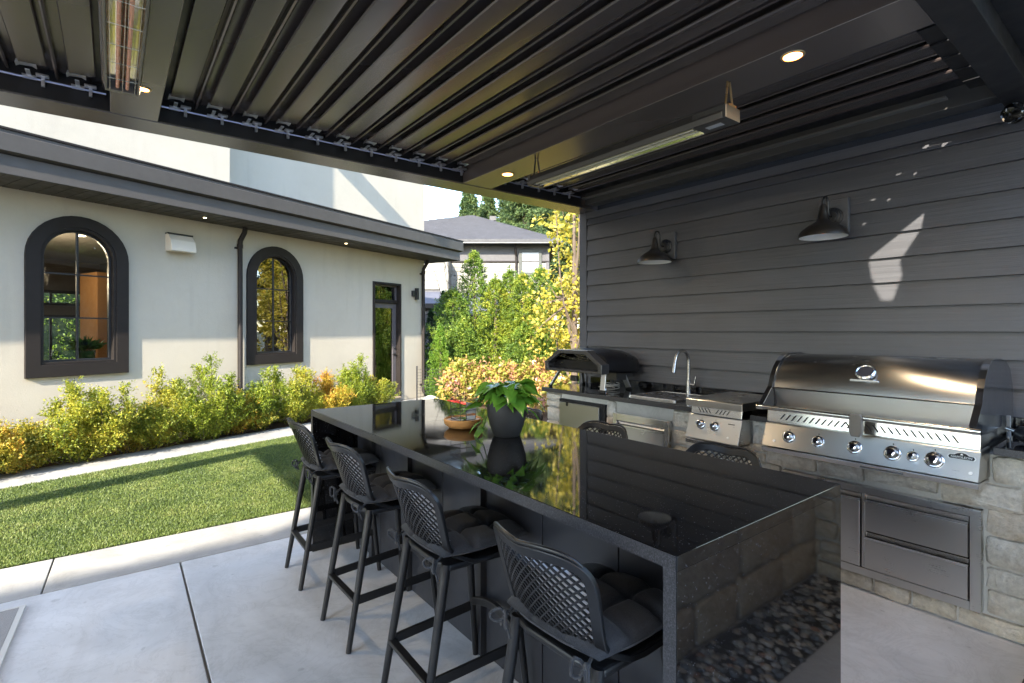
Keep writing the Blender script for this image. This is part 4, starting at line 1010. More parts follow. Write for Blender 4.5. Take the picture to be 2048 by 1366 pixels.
# ---------------- pothos and bowl on the island
pt = thing('pothos_plant', 'glossy green pothos in a round black pot on the island', 'plant', (1.665, 2.215, TZ))
potm = m_paint('black_pot', (.012, .012, .013), .65)
MB().lathe([(.075, 0), (.082, .004), (.104, .06), (.120, .12), (.124, .175), (.118, .205), (.110, .203), (.112, .17), (.10, .15)], 36).build('pot', potm, pt, smooth=True)
MB().lathe([(.108, .17), (.001, .175)], 20).build('soil', MULCH, pt)
def pothos_leaf(L_, w_, droop):
    """heart-shaped leaf from base along +x, folded at midrib"""
    mb = MB(); n = 10; vs = []; fs = []
    for i in range(n + 1):
        t = i / n; x = L_ * (t - .02); ww = w_ * (math.sin(math.pi * min(1, t * 1.02) ** .62)) * (1 - .15 * t) * .5
        if i == 0: ww = w_ * .18
        z0 = -droop * L_ * t * t
        xo = x - (.10 * L_ * (1 - t) ** 3)
        vs += [(xo, ww, z0 + ww * .22 - .0), (x, ww * .5, z0 + ww * .16), (x, 0, z0), (x, -ww * .5, z0 + ww * .16), (xo, -ww, z0 + ww * .22)]
    for i in range(n):
        for k in range(4): fs.append((i * 5 + k, i * 5 + k + 1, i * 5 + k + 6, i * 5 + k + 5))
    return mb.add(vs, fs)
PL = m_leaf('pothos_leaf', [(0, (.035, .11, .015)), (.4, (.08, .22, .025)), (.8, (.18, .36, .045)), (1, (.30, .45, .08))], .35, .2)
rr = random.Random(14)
variants = []
for L_, w_, d_ in ((.125, .112, .3), (.14, .12, .55), (.105, .098, .2), (.13, .115, .85)):
    mb = pothos_leaf(L_, w_, d_); me = bpy.data.meshes.new('leaf'); me.from_pydata(mb.v, [], mb.f); me.polygons.foreach_set('use_smooth', [True] * len(me.polygons)); me.materials.append(PL); variants.append(me)
rtc = Vector((.793, -.609, 0)); fwc = Vector((.609, .793, 0))
spec = []
for k in range(80):
    a = rr.uniform(0, 2 * math.pi); el = rr.uniform(-.1, 1.0); rad = rr.uniform(.03, .115)
    spec.append((a, el, rad, rr.uniform(.19, .30)))
# long trailing ones to the left and right of the pot as in the photo
trail = [(-1, .16, .17), (-1, .17, .08), (-1, .15, .04), (-1, .12, .24), (1, .12, .22), (1, .12, .15), (-1, .08, .26), (1, .08, .27), (1, .13, .24), (-1, .17, .20)]
stem = MB()
def addleaf(pos, dirv, roll):
    o = bpy.data.objects.new('leaf', rr.choice(variants)); link(o, pt)
    q = dirv.to_track_quat('X', 'Z'); o.rotation_mode = 'QUATERNION'; o.rotation_quaternion = q @ Matrix.Rotation(roll, 3, 'X').to_quaternion(); o.location = pos; s_ = rr.uniform(.65, 1.0); o.scale = (s_, s_, s_)
for a, el, rad, z in spec:
    d = Vector((math.cos(a), math.sin(a), 0)); p1 = d * rad + Vector((0, 0, z)); addleaf(p1, (d * math.cos(el * .5) + Vector((0, 0, .5 * math.sin(el) - .15))).normalized(), rr.uniform(-.5, .5))
    stem.tube([d * .03 + Vector((0, 0, .17)), d * rad * .5 + Vector((0, 0, (z + .17) / 2 + .05)), p1], .0028, 5)
for s_, r_, z in trail:
    d = (rtc * s_ + fwc * rr.uniform(-.5, .3)).normalized(); p1 = d * r_ + Vector((0, 0, z)); addleaf(p1, (d + Vector((0, 0, -.55 if z < .15 else .1))).normalized(), rr.uniform(-.4, .4))
    stem.tube([d * .04 + Vector((0, 0, .17)), d * r_ * .6 + Vector((0, 0, max(z, .2) + .03)), p1], .003, 5)
stem.build('stem', LEAFG, pt, smooth='all')
pt.scale = (.86, .86, .92)
bw = thing('wooden_bowl', 'round honey-coloured wooden bowl behind the pothos pot', 'bowl', (1.60, 2.545, TZ))
MB().lathe([(.05, 0), (.085, .006), (.108, .026), (.112, .050), (.106, .056), (.100, .050), (.09, .03), (.001, .022)], 36).build('bowl', m_paint('bowl_wood', (.50, .24, .08), .35, .25, (30, 30, 6)), bw, smooth=True)
MB().lathe([(.098, .046), (.001, .050)], 24).build('sand', mat('white_sand', (.6, .52, .48), .8), bw)
wr = thing('wire_terrarium', 'small black wire frame standing in the wooden bowl', 'ornament', (1.60, 2.545, TZ + .05))
mb = MB()
pts = [(-.05, -.05, 0), (.05, -.05, 0), (.05, .05, 0), (-.05, .05, 0)]
for z in (0, .055, .11): mb.tube([(a * (1 + z), b * (1 + z), z) for a, b, _ in pts + pts[:1]], .002, 5)
for a, b, _ in pts: mb.tube([(a, b, 0), (a * 1.11, b * 1.11, .11), (0, 0, .15)], .002, 5)
mb.build('frame', BLACKM, wr)
MB().box(-.052, .052, -.052, .052, .002, .108).build('glass', m_glass('terrarium_glass', 1.3, (.97, .97, .97)), wr)
# ================================================================= PLANTING
GREEN1 = m_leaf('boxwood_leaf', [(0, (.07, .11, .018)), (.3, (.18, .23, .025)), (.6, (.35, .36, .035)), (.85, (.50, .43, .055)), (1, (.55, .32, .06))], .45, .45)
GREEN2 = m_leaf('boxwood_autumn_leaf', [(0, (.10, .13, .02)), (.35, (.30, .29, .035)), (.6, (.50, .38, .045)), (.82, (.56, .30, .05)), (1, (.54, .18, .05))], .45, .45)
GREEN3 = m_leaf('boxwood_green_leaf', [(0, (.05, .09, .015)), (.35, (.14, .20, .02)), (.7, (.28, .34, .03)), (1, (.44, .43, .055))], .45, .45)
def shrub(label, s, nn, w, h, seed, leafm, lean=0, group='boxwood shrubs along the house wall', dens=1.0):
    rg = np.random.default_rng(seed); x, y, z = hw(s, nn, -.03)
    t = thing('boxwood_shrub', label, 'shrub', (x, y, z), HA, group)
    # main leaders as upright plumes
    K = int(15 * w / .3); P, D, Nn, Z = [], [], [], []
    stem = MB()
    hmap = rg.random(K) * .45 + .55; hmap[rg.integers(0, K)] = 1.08
    for k in range(K):
        bx = rg.uniform(-w, w) * 1.15; by = rg.uniform(-.36, .22); top = .92 * h * hmap[k] * (1 - .35 * (abs(bx) / w) ** 2)
        tx = bx + rg.normal(0, .06) + lean * top; ty = by - rg.random() * .12
        b0 = np.array([bx * .3, by * .3, 0.]); b1 = np.array([tx, ty, top])
        m = int(56 * dens)
        f = rg.random(m) ** .95; c = b0 + (b1 - b0) * f[:, None]; c[:, :2] += np.array([bx, by]) * (np.sin(f * math.pi) * .5)[:, None]
        dirs = unit(rg, m); dirs[:, 2] = np.abs(dirs[:, 2]) * .9 + .45; dirs /= np.linalg.norm(dirs, axis=1, keepdims=True)
        ln = (.09 + .19 * (1 - f)) * (.7 + .6 * rg.random(m)) + .04
        a = sprays(rg, c, dirs, ln, 22, .0255, .55, .012)
        for q, r_ in zip((P, D, Nn, Z), a): q.append(r_)
        # tip plume
        a = sprays(rg, np.repeat(b1[None] - [[0, 0, .14]], 7, 0) + rg.normal(0, .012, (7, 3)), np.tile([[lean, 0, 1.]], (7, 1)) + rg.normal(0, .18, (7, 3)), np.full(7, .20), 22, .025, .5, .008)
        for q, r_ in zip((P, D, Nn, Z), a): q.append(r_)
        stem.tube([tuple(b0), tuple((b0 + b1) / 2 + np.array([bx * .3, by * .3, 0])), tuple(b1)], [.008, .005, .002], 5)
    leaf_mesh('foliage', np.concatenate(P), np.concatenate(D), np.concatenate(Nn), np.concatenate(Z), .62, leafm, t)
    stem.build('stem', BARK, t)
shr = [(-7.75, .30, .78, GREEN2, 'low orange-tinged boxwood shrub at the left edge of the bed'),
       (-7.2, .30, .55, GREEN2, 'rusty orange boxwood shrub left of the first tall clump'),
       (-6.72, .34, 1.0, GREEN1, 'tall yellow-green boxwood shrub under the left arched window'),
       (-6.15, .26, .66, GREEN2, 'low orange-leaved boxwood shrub between two taller green ones'),
       (-5.80, .28, 1.02, GREEN1, 'pointed yellow-green boxwood shrub right of the left arched window'),
       (-5.22, .32, 1.18, GREEN3, 'tallest boxwood shrub with a spire, left of the downspout'),
       (-4.80, .24, .66, GREEN2, 'low gold boxwood shrub in front of the downspout foot'),
       (-4.35, .30, 1.02, GREEN3, 'rounded fresh green boxwood shrub right of the downspout'),
       (-3.75, .28, .98, GREEN1, 'forked yellow-green boxwood shrub under the right arched window'),
       (-3.22, .26, .80, GREEN2, 'golden boxwood shrub right of the right arched window'),
       (-2.68, .30, 1.02, GREEN3, 'bushy bright green boxwood shrub left of the door'),
       (-2.18, .26, .72, GREEN1, 'last low boxwood shrub beside the door step')]
for i, (s, w, h, m, lab) in enumerate(shr): shrub(lab, s, -.30 - .04 * (i % 3), w, h, 50 + i, m, lean=-.08 if i in (2, 5) else .03)

def conifer(name, label, cat, x, y, h, rad, seed, leafm, group, per=900, leaf=.05, twig=12, spire=.5, open_=0., base=0, z=0, tl=.3, fine=1.):
    rg = np.random.default_rng(seed); t = thing(name, label, cat, (x, y, z), 0, group)
    f = rg.random(per) ** 1.15; f = base + (1 - base) * f
    a = rg.random(per) * 2 * math.pi
    lob = 1 + .28 * np.sin(a * 3 + f * 9 + seed) + .2 * np.sin(a * 5 - f * 17 + 2 * seed)
    R = rad * np.clip((1 - f), 0, 1) ** spire * lob * (.55 + .45 * np.minimum(1, (f - base) * 6 + .25))
    rin = R * (1 - rg.random(per) ** 2 * .55)
    P = np.stack([np.cos(a) * rin, np.sin(a) * rin, f * h], 1)
    d = np.stack([np.cos(a), np.sin(a), np.full(per, .55)], 1) + rg.normal(0, .3, (per, 3)); d /= np.linalg.norm(d, axis=1, keepdims=True)
    ln = tl * (.5 + .7 * rg.random(per)) * (.35 + .65 * (1 - f))
    A = sprays(rg, P - d * ln[:, None] * .4, d, ln, twig, leaf, .5, .012 * fine)
    # leader tips
    k = 8; tip = np.array([[0, 0, h - .25 * tl * 3]] * k); dd = np.tile([[0, 0, 1.]], (k, 1)) + rg.normal(0, .12, (k, 3))
    B = sprays(rg, tip, dd, np.full(k, tl * 1.1), twig, leaf, .5, .01)
    leaf_mesh('foliage', *[np.concatenate([u, v]) for u, v in zip(A, B)], .45, leafm, t)
    MB().tube([(0, 0, 0), (rad * .03, 0, h * .5), (0, 0, h * .96)], [rad * .09 + .02, rad * .05 + .012, .01], 8).build('trunk', BARK, t)
    return t
YEW = m_leaf('yew_leaf', [(0, (.03, .075, .016)), (.3, (.08, .155, .024)), (.6, (.17, .26, .032)), (.85, (.30, .36, .045)), (1, (.42, .42, .06))], .4, .5)
YEW2 = m_leaf('yew_gold_leaf', [(0, (.05, .11, .02)), (.3, (.13, .21, .028)), (.6, (.27, .34, .035)), (.85, (.42, .43, .05)), (1, (.52, .38, .06))], .45, .5)
ARB = m_leaf('arborvitae_leaf', [(0, (.04, .11, .015)), (.5, (.12, .25, .025)), (1, (.28, .38, .04))], .4, .5)
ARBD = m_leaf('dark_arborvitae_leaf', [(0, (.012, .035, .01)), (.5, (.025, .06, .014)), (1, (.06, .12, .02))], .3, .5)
def cam(px, dep, z=0):
    r = (px - 1024) / 1041 * dep; return (.609 * dep + .793 * r, .793 * dep - .609 * r, z)
yews = [(905, 12.6, 2.5, .75, YEW, 'dark green yew at the left end of the row, behind the small arborvitae'),
        (948, 12.9, 3.45, .62, YEW, 'tall spired yew left of centre below the neighbour roof'),
        (990, 12.6, 2.75, .7, YEW2, 'yellow-green yew below the plain neighbour wall'),
        (1020, 13.0, 3.0, .66, YEW, 'loose-topped green yew below the neighbour downspout'),
        (1046, 12.5, 2.85, .62, YEW2, 'gold-tipped yew just left of the neighbour window'),
        (1080, 12.9, 3.05, .62, YEW, 'narrow green yew under the neighbour window'),
        (1118, 12.3, 2.6, .75, YEW, 'yew partly hidden by the yellow katsura tree'),
        (925, 12.0, 1.7, .6, YEW, 'short yew in front of the tall spired one'), (1060, 11.9, 1.75, .75, YEW, 'short wide yew behind the middle of the hydrangeas')]
for i, (px, dep, h, r_, m, lab) in enumerate(yews):
    x, y, _ = cam(px, dep); conifer('yew_tree', lab, 'tree', x, y, h, r_ * 1.0, 11 + i, m, 'yews in the boundary row', per=1700, leaf=.045, twig=14, spire=.5, tl=.30)
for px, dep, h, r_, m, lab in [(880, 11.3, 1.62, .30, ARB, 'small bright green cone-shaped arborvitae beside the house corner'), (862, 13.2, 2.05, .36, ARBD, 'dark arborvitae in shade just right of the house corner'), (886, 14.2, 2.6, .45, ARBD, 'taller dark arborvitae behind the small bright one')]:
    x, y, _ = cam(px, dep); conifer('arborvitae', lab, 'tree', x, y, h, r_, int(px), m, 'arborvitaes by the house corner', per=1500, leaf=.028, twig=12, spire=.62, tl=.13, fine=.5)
# firs beyond the roof
FIR = m_leaf('fir_needles', [(0, (.02, .045, .018)), (.4, (.05, .095, .03)), (.75, (.12, .17, .05)), (1, (.22, .25, .08))], .3, .6)
def fir(label, x, y, h, rad, seed):
    rg = np.random.default_rng(seed); t = thing('fir_tree', label, 'tree', (x, y, 0), 0, 'firs beyond the neighbour roof')
    P, D, Nn, Z = [], [], [], []; tr = MB().tube([(0, 0, 0), (0, 0, h * .6), (0, 0, h)], [.35, .2, .03], 8)
    z = h * .22
    while z < h * .985:
        f = z / h; R = rad * (1 - f) ** .75 * rg.uniform(.6, 1.15) + .1
        nb = rg.integers(7, 11)
        for b in range(nb):
            a = rg.random() * 6.28; L_ = R * rg.uniform(.6, 1.1); k = int(5 + L_ * 8)
            tt = rg.random(k) ** .7; c = np.stack([np.cos(a) * L_ * tt, np.sin(a) * L_ * tt, z - L_ * tt * .12 + .1 * L_ * tt ** 2], 1)
            d = np.stack([np.cos(a + rg.normal(0, .7, k)), np.sin(a + rg.normal(0, .7, k)), rg.normal(-.3, .25, k)], 1); d /= np.linalg.norm(d, axis=1, keepdims=True)
            A = sprays(rg, c, d, np.full(k, .25 + .5 * (1 - f)), 11, .22, .45, .05, droop=.3)
            for q, r_ in zip((P, D, Nn, Z), A): q.append(r_)
        z += h * rg.uniform(.014, .024)
    leaf_mesh('foliage', np.concatenate(P), np.concatenate(D), np.concatenate(Nn), np.concatenate(Z), .3, FIR, t)
    tr.build('trunk', BARK, t)
for px, dep, h, r_, lab in [(938, 42, 12.8, 3.1, 'pointed fir left of the rest, above the roof peak'), (975, 45, 13.6, 3.3, 'second pointed fir from the left above the roof'), (1022, 44, 15.5, 3.6, 'broad fir above the middle of the roof'),
                             (1050, 40, 17, 4.2, 'tall dense fir above the roof right of centre'), (1092, 42, 16, 4.3, 'tall fir above the right roof slope'), (1135, 38, 17.5, 4.5, 'tall fir behind the yellow katsura tree'), (1180, 42, 17, 4.5, 'fir hidden mostly by the siding wall')]:
    x, y, _ = cam(px, dep); fir(lab, x, y, h, r_, px)
for fx_, fy_, fh, lab in [(10.5, -7, 15, 'dark fir behind the camera right of the added unseen house'), (14.0, -4.5, 17, 'tall dark fir at the far right of the garden'), (18.0, -1.0, 18, 'tallest fir far right beyond the golden trees'), (22.0, 3.0, 18, 'fir at the far right end of the garden')]:
    fir(lab, fx_, fy_, fh, 4.5, int(fh * 3 + fx_))
# yellow katsura
KAT = m_leaf('katsura_leaf', [(0, (.18, .19, .03)), (.3, (.38, .35, .04)), (.6, (.55, .46, .07)), (.85, (.62, .50, .13)), (1, (.58, .38, .10))], .5, .5)
def broadleaf(name, label, x, y, h, rad, seed, leafm, n=420, leaf=.085, zlow=.3, group=None, asp=.85, per=9):
    rg = np.random.default_rng(seed); t = thing(name, label, 'tree', (x, y, 0), 0, group)
    tr = MB(); P, D, Nn, Z = [], [], [], []
    K = 16
    for k in range(K):
        a = rg.random() * 6.28; z0 = h * rg.uniform(zlow * .6, .5); zz = rg.uniform(zlow, 1) * h
        R = rad * math.sin(math.pi * min(1, (zz / h) * .8 + .15)) * rg.uniform(.3, 1.1)
        p0 = np.array([0, 0, z0]); p1 = np.array([math.cos(a) * R, math.sin(a) * R, zz]); pm = (p0 + p1) / 2 + np.array([math.cos(a) * R * .2, math.sin(a) * R * .2, -.1])
        tr.tube([tuple(p0), tuple(pm), tuple(p1)], [.03, .018, .005], 6)
        m = n // K; f = rg.random(m) ** .6; c = p0 + (p1 - p0) * f[:, None] + rg.normal(0, rad * .18, (m, 3))
        d = unit(rg, m); d[:, 2] = d[:, 2] * .5 - .1; d /= np.linalg.norm(d, axis=1, keepdims=True)
        A = sprays(rg, c, d, np.full(m, .35), per, leaf, .7, .03, droop=.25)
        for q, r_ in zip((P, D, Nn, Z), A): q.append(r_)
    tr.tube([(0, 0, 0), (.03, .02, h * .3), (0, 0, h * .7), (0, 0, h * .95)], [.07, .055, .03, .01], 8)
    leaf_mesh('foliage', np.concatenate(P), np.concatenate(D), np.concatenate(Nn), np.concatenate(Z), asp, leafm, t); tr.build('trunk', BARK, t)
x, y, _ = cam(1148, 9.6); broadleaf('katsura_tree', 'yellow-leaved young tree at the left end of the siding wall', x, y, 4.9, .85, 3, KAT, 270, .066, .12)
x, y, _ = cam(1215, 10.6); broadleaf('katsura_tree', 'yellow-leaved tree behind the siding wall', x, y, 6.2, 1.4, 5, KAT, 700, .085, .12)
broadleaf('katsura_tree', 'yellow autumn tree standing in the garden right of the kitchen', 10.6, 5.2, 6.5, 1.8, 9, KAT, 900, .09, .1)
broadleaf('katsura_tree', 'orange-yellow autumn tree far right in the garden', 8.6, 3.4, 6.0, 1.5, 19, KAT, 800, .09, .1)
conifer('yew_tree', 'yew in the garden to the right, seen in the door glass', 'tree', 9.6, 8.0, 3.0, .9, 77, YEW2, 'yews in the boundary row', per=900, leaf=.06, twig=12, spire=.5, tl=.35)
conifer('yew_tree', 'broad yew at the right end of the garden row', 'tree', 11.2, 7.2, 3.2, 1.0, 78, YEW, 'yews in the boundary row', per=900, leaf=.06, twig=12, spire=.5, tl=.35)
broadleaf('katsura_tree', 'tall golden tree far right, reflected in the arched window', 14.5, 1.8, 11, 3.2, 29, KAT, 1100, .16, .05)
broadleaf('katsura_tree', 'tall thin golden tree farthest right in the garden', 17.5, 4.0, 12, 3.4, 31, KAT, 1100, .17, .05)
# hydrangeas
HYD = m_leaf('hydrangea_leaf', [(0, (.13, .20, .035)), (.28, (.30, .34, .05)), (.5, (.50, .42, .09)), (.66, (.55, .32, .13)), (.82, (.52, .25, .20)), (1, (.58, .38, .34))], .45, .5)
BLOOM = mat('faded_pink_bloom', (.55, .36, .34), .8)
def hydrangea(label, px, dep, w, h, seed):
    rg = np.random.default_rng(seed); x, y, _ = cam(px, dep); t = thing('hydrangea', label, 'shrub', (x, y, 0), 0, 'autumn hydrangeas below the yews')
    m = int(520 * w); d = unit(rg, m); d[:, 2] = np.abs(d[:, 2]); c = d * np.array([w, w * .8, h * .8]) * (.72 + .3 * rg.random((m, 1))) + [0, 0, .12]
    dd = d + rg.normal(0, .4, (m, 3)); A = sprays(rg, c, dd, np.full(m, .10), 4, .085, .8, .02)
    leaf_mesh('foliage', *A, .62, HYD, t, curl=.25)
    for k in range(int(9 * w)):
        fl = MB()
        v = unit(rg, 1)[0]; v[2] = abs(v[2]) * .8 + .2; cc = Vector(v * np.array([w, w * .8, h * .8]) * 1.0) + Vector((0, 0, .15))
        for q in range(26):
            u = Vector(unit(rg, 1)[0]) * .055; a_ = u.orthogonal().normalized() * .017; b_ = u.cross(a_).normalized() * .017
            fl.add([cc + u + a_, cc + u + b_, cc + u - a_, cc + u - b_], [(0, 1, 2, 3)])
        fl.build('flower_head', BLOOM, t)
    st_ = MB()
    for k in range(26):
        a = rg.random() * 6.28; st_.tube([(math.cos(a) * .08, math.sin(a) * .08, 0), (math.cos(a) * w * .7, math.sin(a) * w * .6, h * .6)], .006, 5)
    st_.build('stem', m_paint('cane', (.40, .30, .16), .8), t)
for px, dep, w, h, lab in [(922, 10.6, .42, 1.05, 'hydrangea with orange and pink leaves right of the small arborvitae'), (965, 10.8, .46, .88, 'gold hydrangea behind the left side of the pothos'), (1015, 10.9, .5, .90, 'pink-tinged hydrangea behind the pothos'),
                           (1070, 10.6, .5, .95, 'yellow and pink hydrangea left of the pizza oven'), (1105, 9.6, .45, .72, 'pale yellow hydrangea beside the counter end')]:
    hydrangea(lab, px, dep, w, h, px)
# garden rocks and red ground plant
def rock(label, px, dep, r_, m, seed):
    rg = np.random.default_rng(seed); x, y, _ = cam(px, dep); bm = bmesh.new(); bmesh.ops.create_icosphere(bm, subdivisions=3, radius=r_)
    for v in bm.verts: v.co *= 1 + .16 * math.sin(v.co.x * 14 / r_ * .25 + seed) * math.cos(v.co.y * 11 / r_ * .25) + rg.normal(0, .025); v.co.z *= .55
    me = bpy.data.meshes.new('rock'); bm.to_mesh(me); bm.free(); me.polygons.foreach_set('use_smooth', [True] * len(me.polygons)); me.materials.append(m)
    o = bpy.data.objects.new('garden_rock', me); C.objects.link(o); o.location = (x, y, r_ * .3); tag(o, label, 'rock', 'garden rocks by the house corner')
RK = m_concrete('rock', (.5, .49, .46), .7)
rock('pale boulder at the foot of the house corner downspout', 862, 10.9, .20, RK, 2); rock('pale boulder between the house corner and the arborvitae', 884, 10.4, .17, RK, 5); rock('small pale rock beside the red foliage', 848, 10.6, .15, RK, 7)
x, y, _ = cam(906, 9.9); t = thing('red_plant', 'low plant with bright red leaves in front of the hydrangeas', 'plant', (x, y, 0))
rg = np.random.default_rng(2); d = unit(rg, 420); d[:, 2] = abs(d[:, 2]) * .7; 
leaf_mesh('foliage', d * [.24, .24, .15] + [0, 0, .04], d, unit(rg, 420), .09, .5, m_leaf('red_leaf', [(0, (.35, .02, .02)), (.6, (.6, .06, .05)), (1, (.65, .25, .15))], .4), t)
x, y, _ = cam(868, 10.9); t = thing('wire_fence', 'short black wire mesh fence panel beside the house corner', 'fence', (x, y, 0), math.radians(-30))
mb = MB()
for k in range(12): mb.tube([(-.35 + k * .064, 0, 0), (-.35 + k * .064, 0, .75)], .003, 4); mb.tube([(-.35, 0, .04 + k * .062), (.35, 0, .04 + k * .062)], .003, 4)
mb.build('wire_mesh', BLACKM, t); box('post', BLACKM, t, -.37, -.34, -.015, .015, 0, .8); box('post', BLACKM, t, .34, .37, -.015, .015, 0, .8)
# hedges seen through and reflected by the windows
def hedge(label, x, y, rz, L_, h, seed, m):
    rg = np.random.default_rng(seed); t = thing('hedge', label, 'hedge', (x, y, 0), rz); k = int(420 * L_)
    c = np.stack([rg.uniform(-L_ / 2, L_ / 2, k), rg.uniform(-.3, .3, k), rg.random(k) * h], 1); d = unit(rg, k) + [0, 0, .4]; d /= np.linalg.norm(d, axis=1, keepdims=True)
    leaf_mesh('foliage', *sprays(rg, c, d, np.full(k, .2), 6, .09, .6, .03), .6, m, t); box('branch_mass', mat('hedge_core', (.02, .04, .012), .9), t, -L_ / 2, L_ / 2, -.12, .12, 0, h * .93)
q = hw(-4.5, 12.5, 0); hedge('green hedge seen through the house beyond the left arched window', q[0], q[1], HA, 12, 4.2, 4, YEW)

# ================================================================= NEIGHBOUR HOUSE (camera-facing frame: x right, y away)
na = math.radians(-37.5)
nh = thing('neighbour_house', 'two-storey neighbour house with grey hip roof and pale lap siding', 'house', (0, 0, 0), na)
GREYW = m_paint('grey_render', (.085, .083, .088), .8); SHING = m_paint('roof_shingle', (.06, .06, .068), .85, .3); SIDW = m_paint('pale_siding', (.20, .19, .165), .7, .06); DKW = mat('dark_wall', (.03, .03, .035), .8)
def nb(name, m, x0, x1, y0, y1, z0, z1, bev=0, par=None): return box(name, m, par or nh, x0, x1, y0, y1, z0, z1, bev)
D0 = 26.0
nb('wall', GREYW, -12, 1.85, D0 + .0, D0 + 9, 4.95, 5.9)
nb('wall', DKW, -12, 1.8, D0 + .05, D0 + 9, 0, 4.94)
z = 3.4
while z < 4.9:
    nb('siding_board', SIDW, -3.05, 1.70, D0 - .02, D0 + .048, z, z + .205, .006); z += .215
z = 3.5
while z < 4.92: nb('siding_board', SIDW, -12, -3.22, D0 - 1.02, D0 - .95, z, z + .205, .006); z += .215
nb('side_bay', GREYW, -12, -3.2, D0 - .95, D0, 3.3, 4.95)
nb('corner_board', SIDW, -3.2, -3.05, D0 - 1.04, D0 - .03, 3.3, 4.98)
nb('corner_board', m_paint('corner_white', (.42, .42, .40), .6), -3.42, -3.21, D0 - 1.06, D0 - 1.03, 3.0, 4.2)
nb('belt_trim', TRIM, -3.04, 1.84, D0 - .06, D0 - .03, 4.94, 5.0)
nb('corner_board', GREYW, 1.7, 1.86, D0 - .04, D0 + .05, 2.8, 5.9)
# window
wf = MB().box(.35, .50, D0 - .10, D0 - .03, 4.25, 5.55).box(1.33, 1.48, D0 - .10, D0 - .03, 4.25, 5.55).box(.5, 1.33, D0 - .10, D0 - .03, 5.42, 5.55).box(.5, 1.33, D0 - .10, D0 - .03, 4.25, 4.42).build('window', m_paint('n_window_trim', (.04, .045, .04), .6), nh)
box('pane', mat('bright_pane', (.20, .21, .22), .12), wf, .5, 1.33, D0 - .05, D0 - .045, 4.42, 5.42); MB().box(.5, 1.33, D0 - .07, D0 - .05, 4.90, 4.95).box(.89, .93, D0 - .07, D0 - .05, 4.42, 4.90).build('muntin', m_paint('n_muntin', (.2, .2, .2), .6), wf)
MB().tube([(.18, D0 - .45, 5.85), (.18, D0 - .3, 5.5), (.22, D0 - .1, 5.2), (.22, D0 - .1, 3.2)], .06, 8).build('downspout', TRIM, nh)
# roof
e0, e1, f0 = -12.6, 2.45, D0 - .65
pk = (-2.3, 30.4, 8.25); pk2 = (-2.3, 31.5, 8.25)
rv = [(e0, f0, 5.95), (e1, f0, 5.95), (e1, D0 + 9.5, 5.95), (e0, D0 + 9.5, 5.95), pk, pk2]
MB().add(rv, [(0, 1, 4), (1, 2, 5, 4), (2, 3, 5), (3, 0, 4, 5), (0, 3, 2, 1)]).build('roof', SHING, nh)
# shingle courses on the front face
cs = MB(); A, B, P_ = Vector(rv[0]), Vector(rv[1]), Vector(pk); nc = 26
nrm = (B - A).cross(P_ - A).normalized(); nrm = nrm if nrm.z > 0 else -nrm
rgs = random.Random(5)
for k in range(nc):
    t0 = k / nc; a = A.lerp(P_, t0); b = B.lerp(P_, t0); a1 = A.lerp(P_, t0 + 1 / nc); b1 = B.lerp(P_, t0 + 1 / nc)
    cs.add([a + nrm * .035, b + nrm * .035, b1 + nrm * .004, a1 + nrm * .004, a, b], [(0, 1, 2, 3), (0, 4, 5, 1)])
cs.build('shingle_course', m_paint('shingle_light', (.055, .055, .062), .9, .35), nh, kind='stuff')
MB().box(e0, e1, f0 - .12, f0 - .02, 5.78, 5.96).build('gutter', m_paint('n_gutter', (.035, .035, .038), .6), nh); nb('gutter_lip', m_paint('n_lip', (.22, .22, .21), .6), e0 + 9, e1 - .3, f0 - .135, f0 - .121, 5.765, 5.79)
nb('soffit', m_paint('n_soffit', (.06, .06, .065), .7), e0, e1, f0 - .01, D0, 5.90, 5.94); nb('soffit', m_paint('n_soffit_side', (.12, .09, .06), .7), 1.86, e1, D0, D0 + 9, 5.90, 5.94)
for vx, vz, vy in ((-3.25, 7.15, 28.4), (-1.1, 8.0, 30.0)): nb('roof_vent', BLACKM, vx - .18, vx + .18, vy - .1, vy + .1, vz - .15, vz + .1)
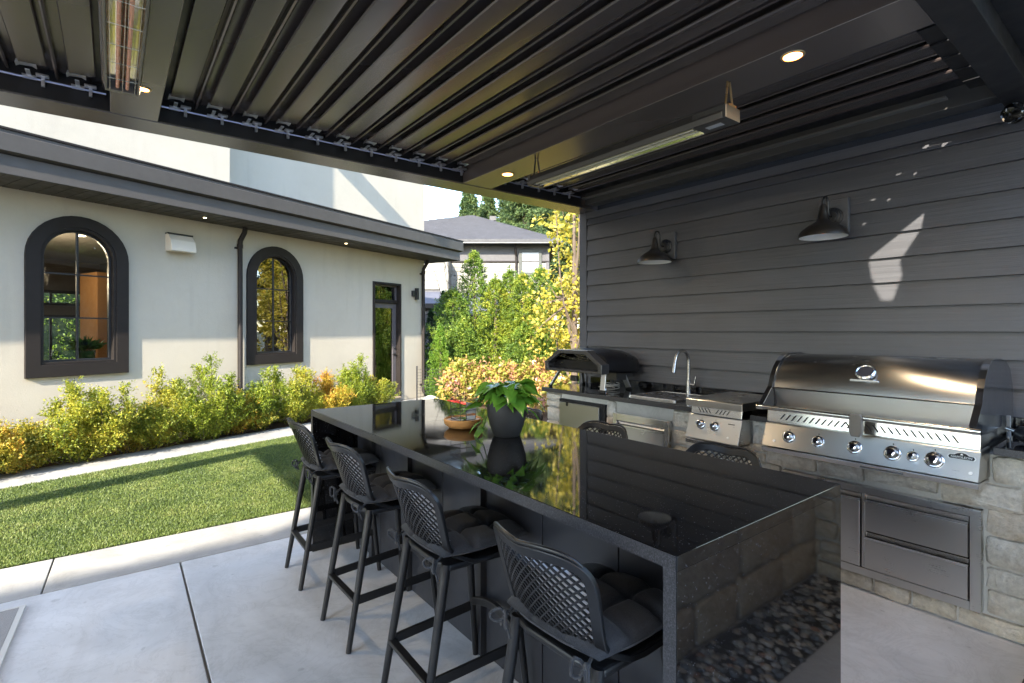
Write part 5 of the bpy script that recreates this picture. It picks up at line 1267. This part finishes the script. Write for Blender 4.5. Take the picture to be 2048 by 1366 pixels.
# lower roofs
def slope(x0, x1, y0, z0, y1, z1, name='lower_roof'):
    MB().add([(x0, y0, z0), (x1, y0, z0), (x1, y1, z1), (x0, y1, z1), (x0, y0, z0 - .12), (x1, y0, z0 - .12), (x1, y1, z1 - .12), (x0, y1, z1 - .12)], [(0, 1, 2, 3), (0, 4, 5, 1), (1, 5, 6, 2), (3, 2, 6, 7), (0, 3, 7, 4), (4, 7, 6, 5)]).build(name, m_paint('lower_shingle', (.07, .073, .095), .85, .3), nh)
slope(-12, -2.9, D0 - 2.2, 2.75, D0 - .9, 3.42); slope(-3.0, 2.4, D0 - 1.6, 2.35, D0 + .0, 3.38)
nb('lower_gutter', TRIM, -12, -2.85, D0 - 2.32, D0 - 2.2, 2.55, 2.76); nb('lower_wall', DKW, -12, -3.0, D0 - 1.9, D0 - 1.0, 0, 2.7); nb('lower_trim', GREYW, -12, -3.0, D0 - 1.95, D0 - 1.9, 2.3, 2.42)
# bare branches in front of the neighbour wall
bs = thing('bare_shrub', 'leafless twiggy shrub in front of the neighbour house at left', 'shrub', cam(915, 16, 0), 0)
mb = MB(); rr = random.Random(4)
for k in range(26):
    a = rr.uniform(0, 6.28); h_ = rr.uniform(2.6, 4.1); r_ = rr.uniform(.2, .9); m1 = Vector((math.cos(a) * r_ * .3, math.sin(a) * r_ * .3, h_ * .5)); m2 = Vector((math.cos(a) * r_, math.sin(a) * r_, h_))
    mb.tube([(0, 0, 0), m1, m2], [.02, .012, .004], 5)
    for q in range(4):
        s0 = m1.lerp(m2, rr.uniform(.1, .9)); mb.tube([s0, s0 + Vector((rr.uniform(-.3, .3), rr.uniform(-.3, .3), rr.uniform(.05, .4)))], [.006, .003], 4)
mb.build('branch', BARK, bs)

# ================================================================= ADDED HOUSE OUT OF VIEW (shaped to cast the patio shade, seen in reflections)
rb = thing('added_shade_house', 'unseen pale house added behind the patio, parapet notched to shape the sunlight', 'house', (0, 0, 0))
MB().box(-13.4, -4.0, -7, -4.05, 0, 6.7).box(-4.0, -2.8, -7, -4.05, 0, 6.7).box(-2.8, -.8, -7, -4.05, 0, 6.7).build('wall', STUCCO, rb)  # walls of the added unseen house
pp = MB().box(-13.4, -12.9, -4.3, -4.05, 6.7, 8.15).box(-12.9, -10.9, -4.3, -4.05, 6.7, 8.0).box(-10.9, -10.2, -4.3, -4.05, 6.7, 8.35).box(-10.2, -4.0, -4.3, -4.05, 6.7, 8.05).box(-2.8, -.8, -4.3, -4.05, 6.7, 8.3)  # steps and notch shaped to set the shade edge and pass the sun patch
pp.build('shade_parapet', STUCCO, rb)
box('added_house_coping', ROOFM, rb, -13.4, -.8, -7, -4.31, 6.701, 6.72)
fx = MB().box(-6, -2.5, -4.12, -4.04, .2, 2.4).build('window', MUNT, rb); box('pane', m_emit('added_house_lit_pane', (1, .7, .4), .5), fx, -5.9, -2.6, -4.035, -4.03, .3, 2.3)  # window and pane of the added house out of view
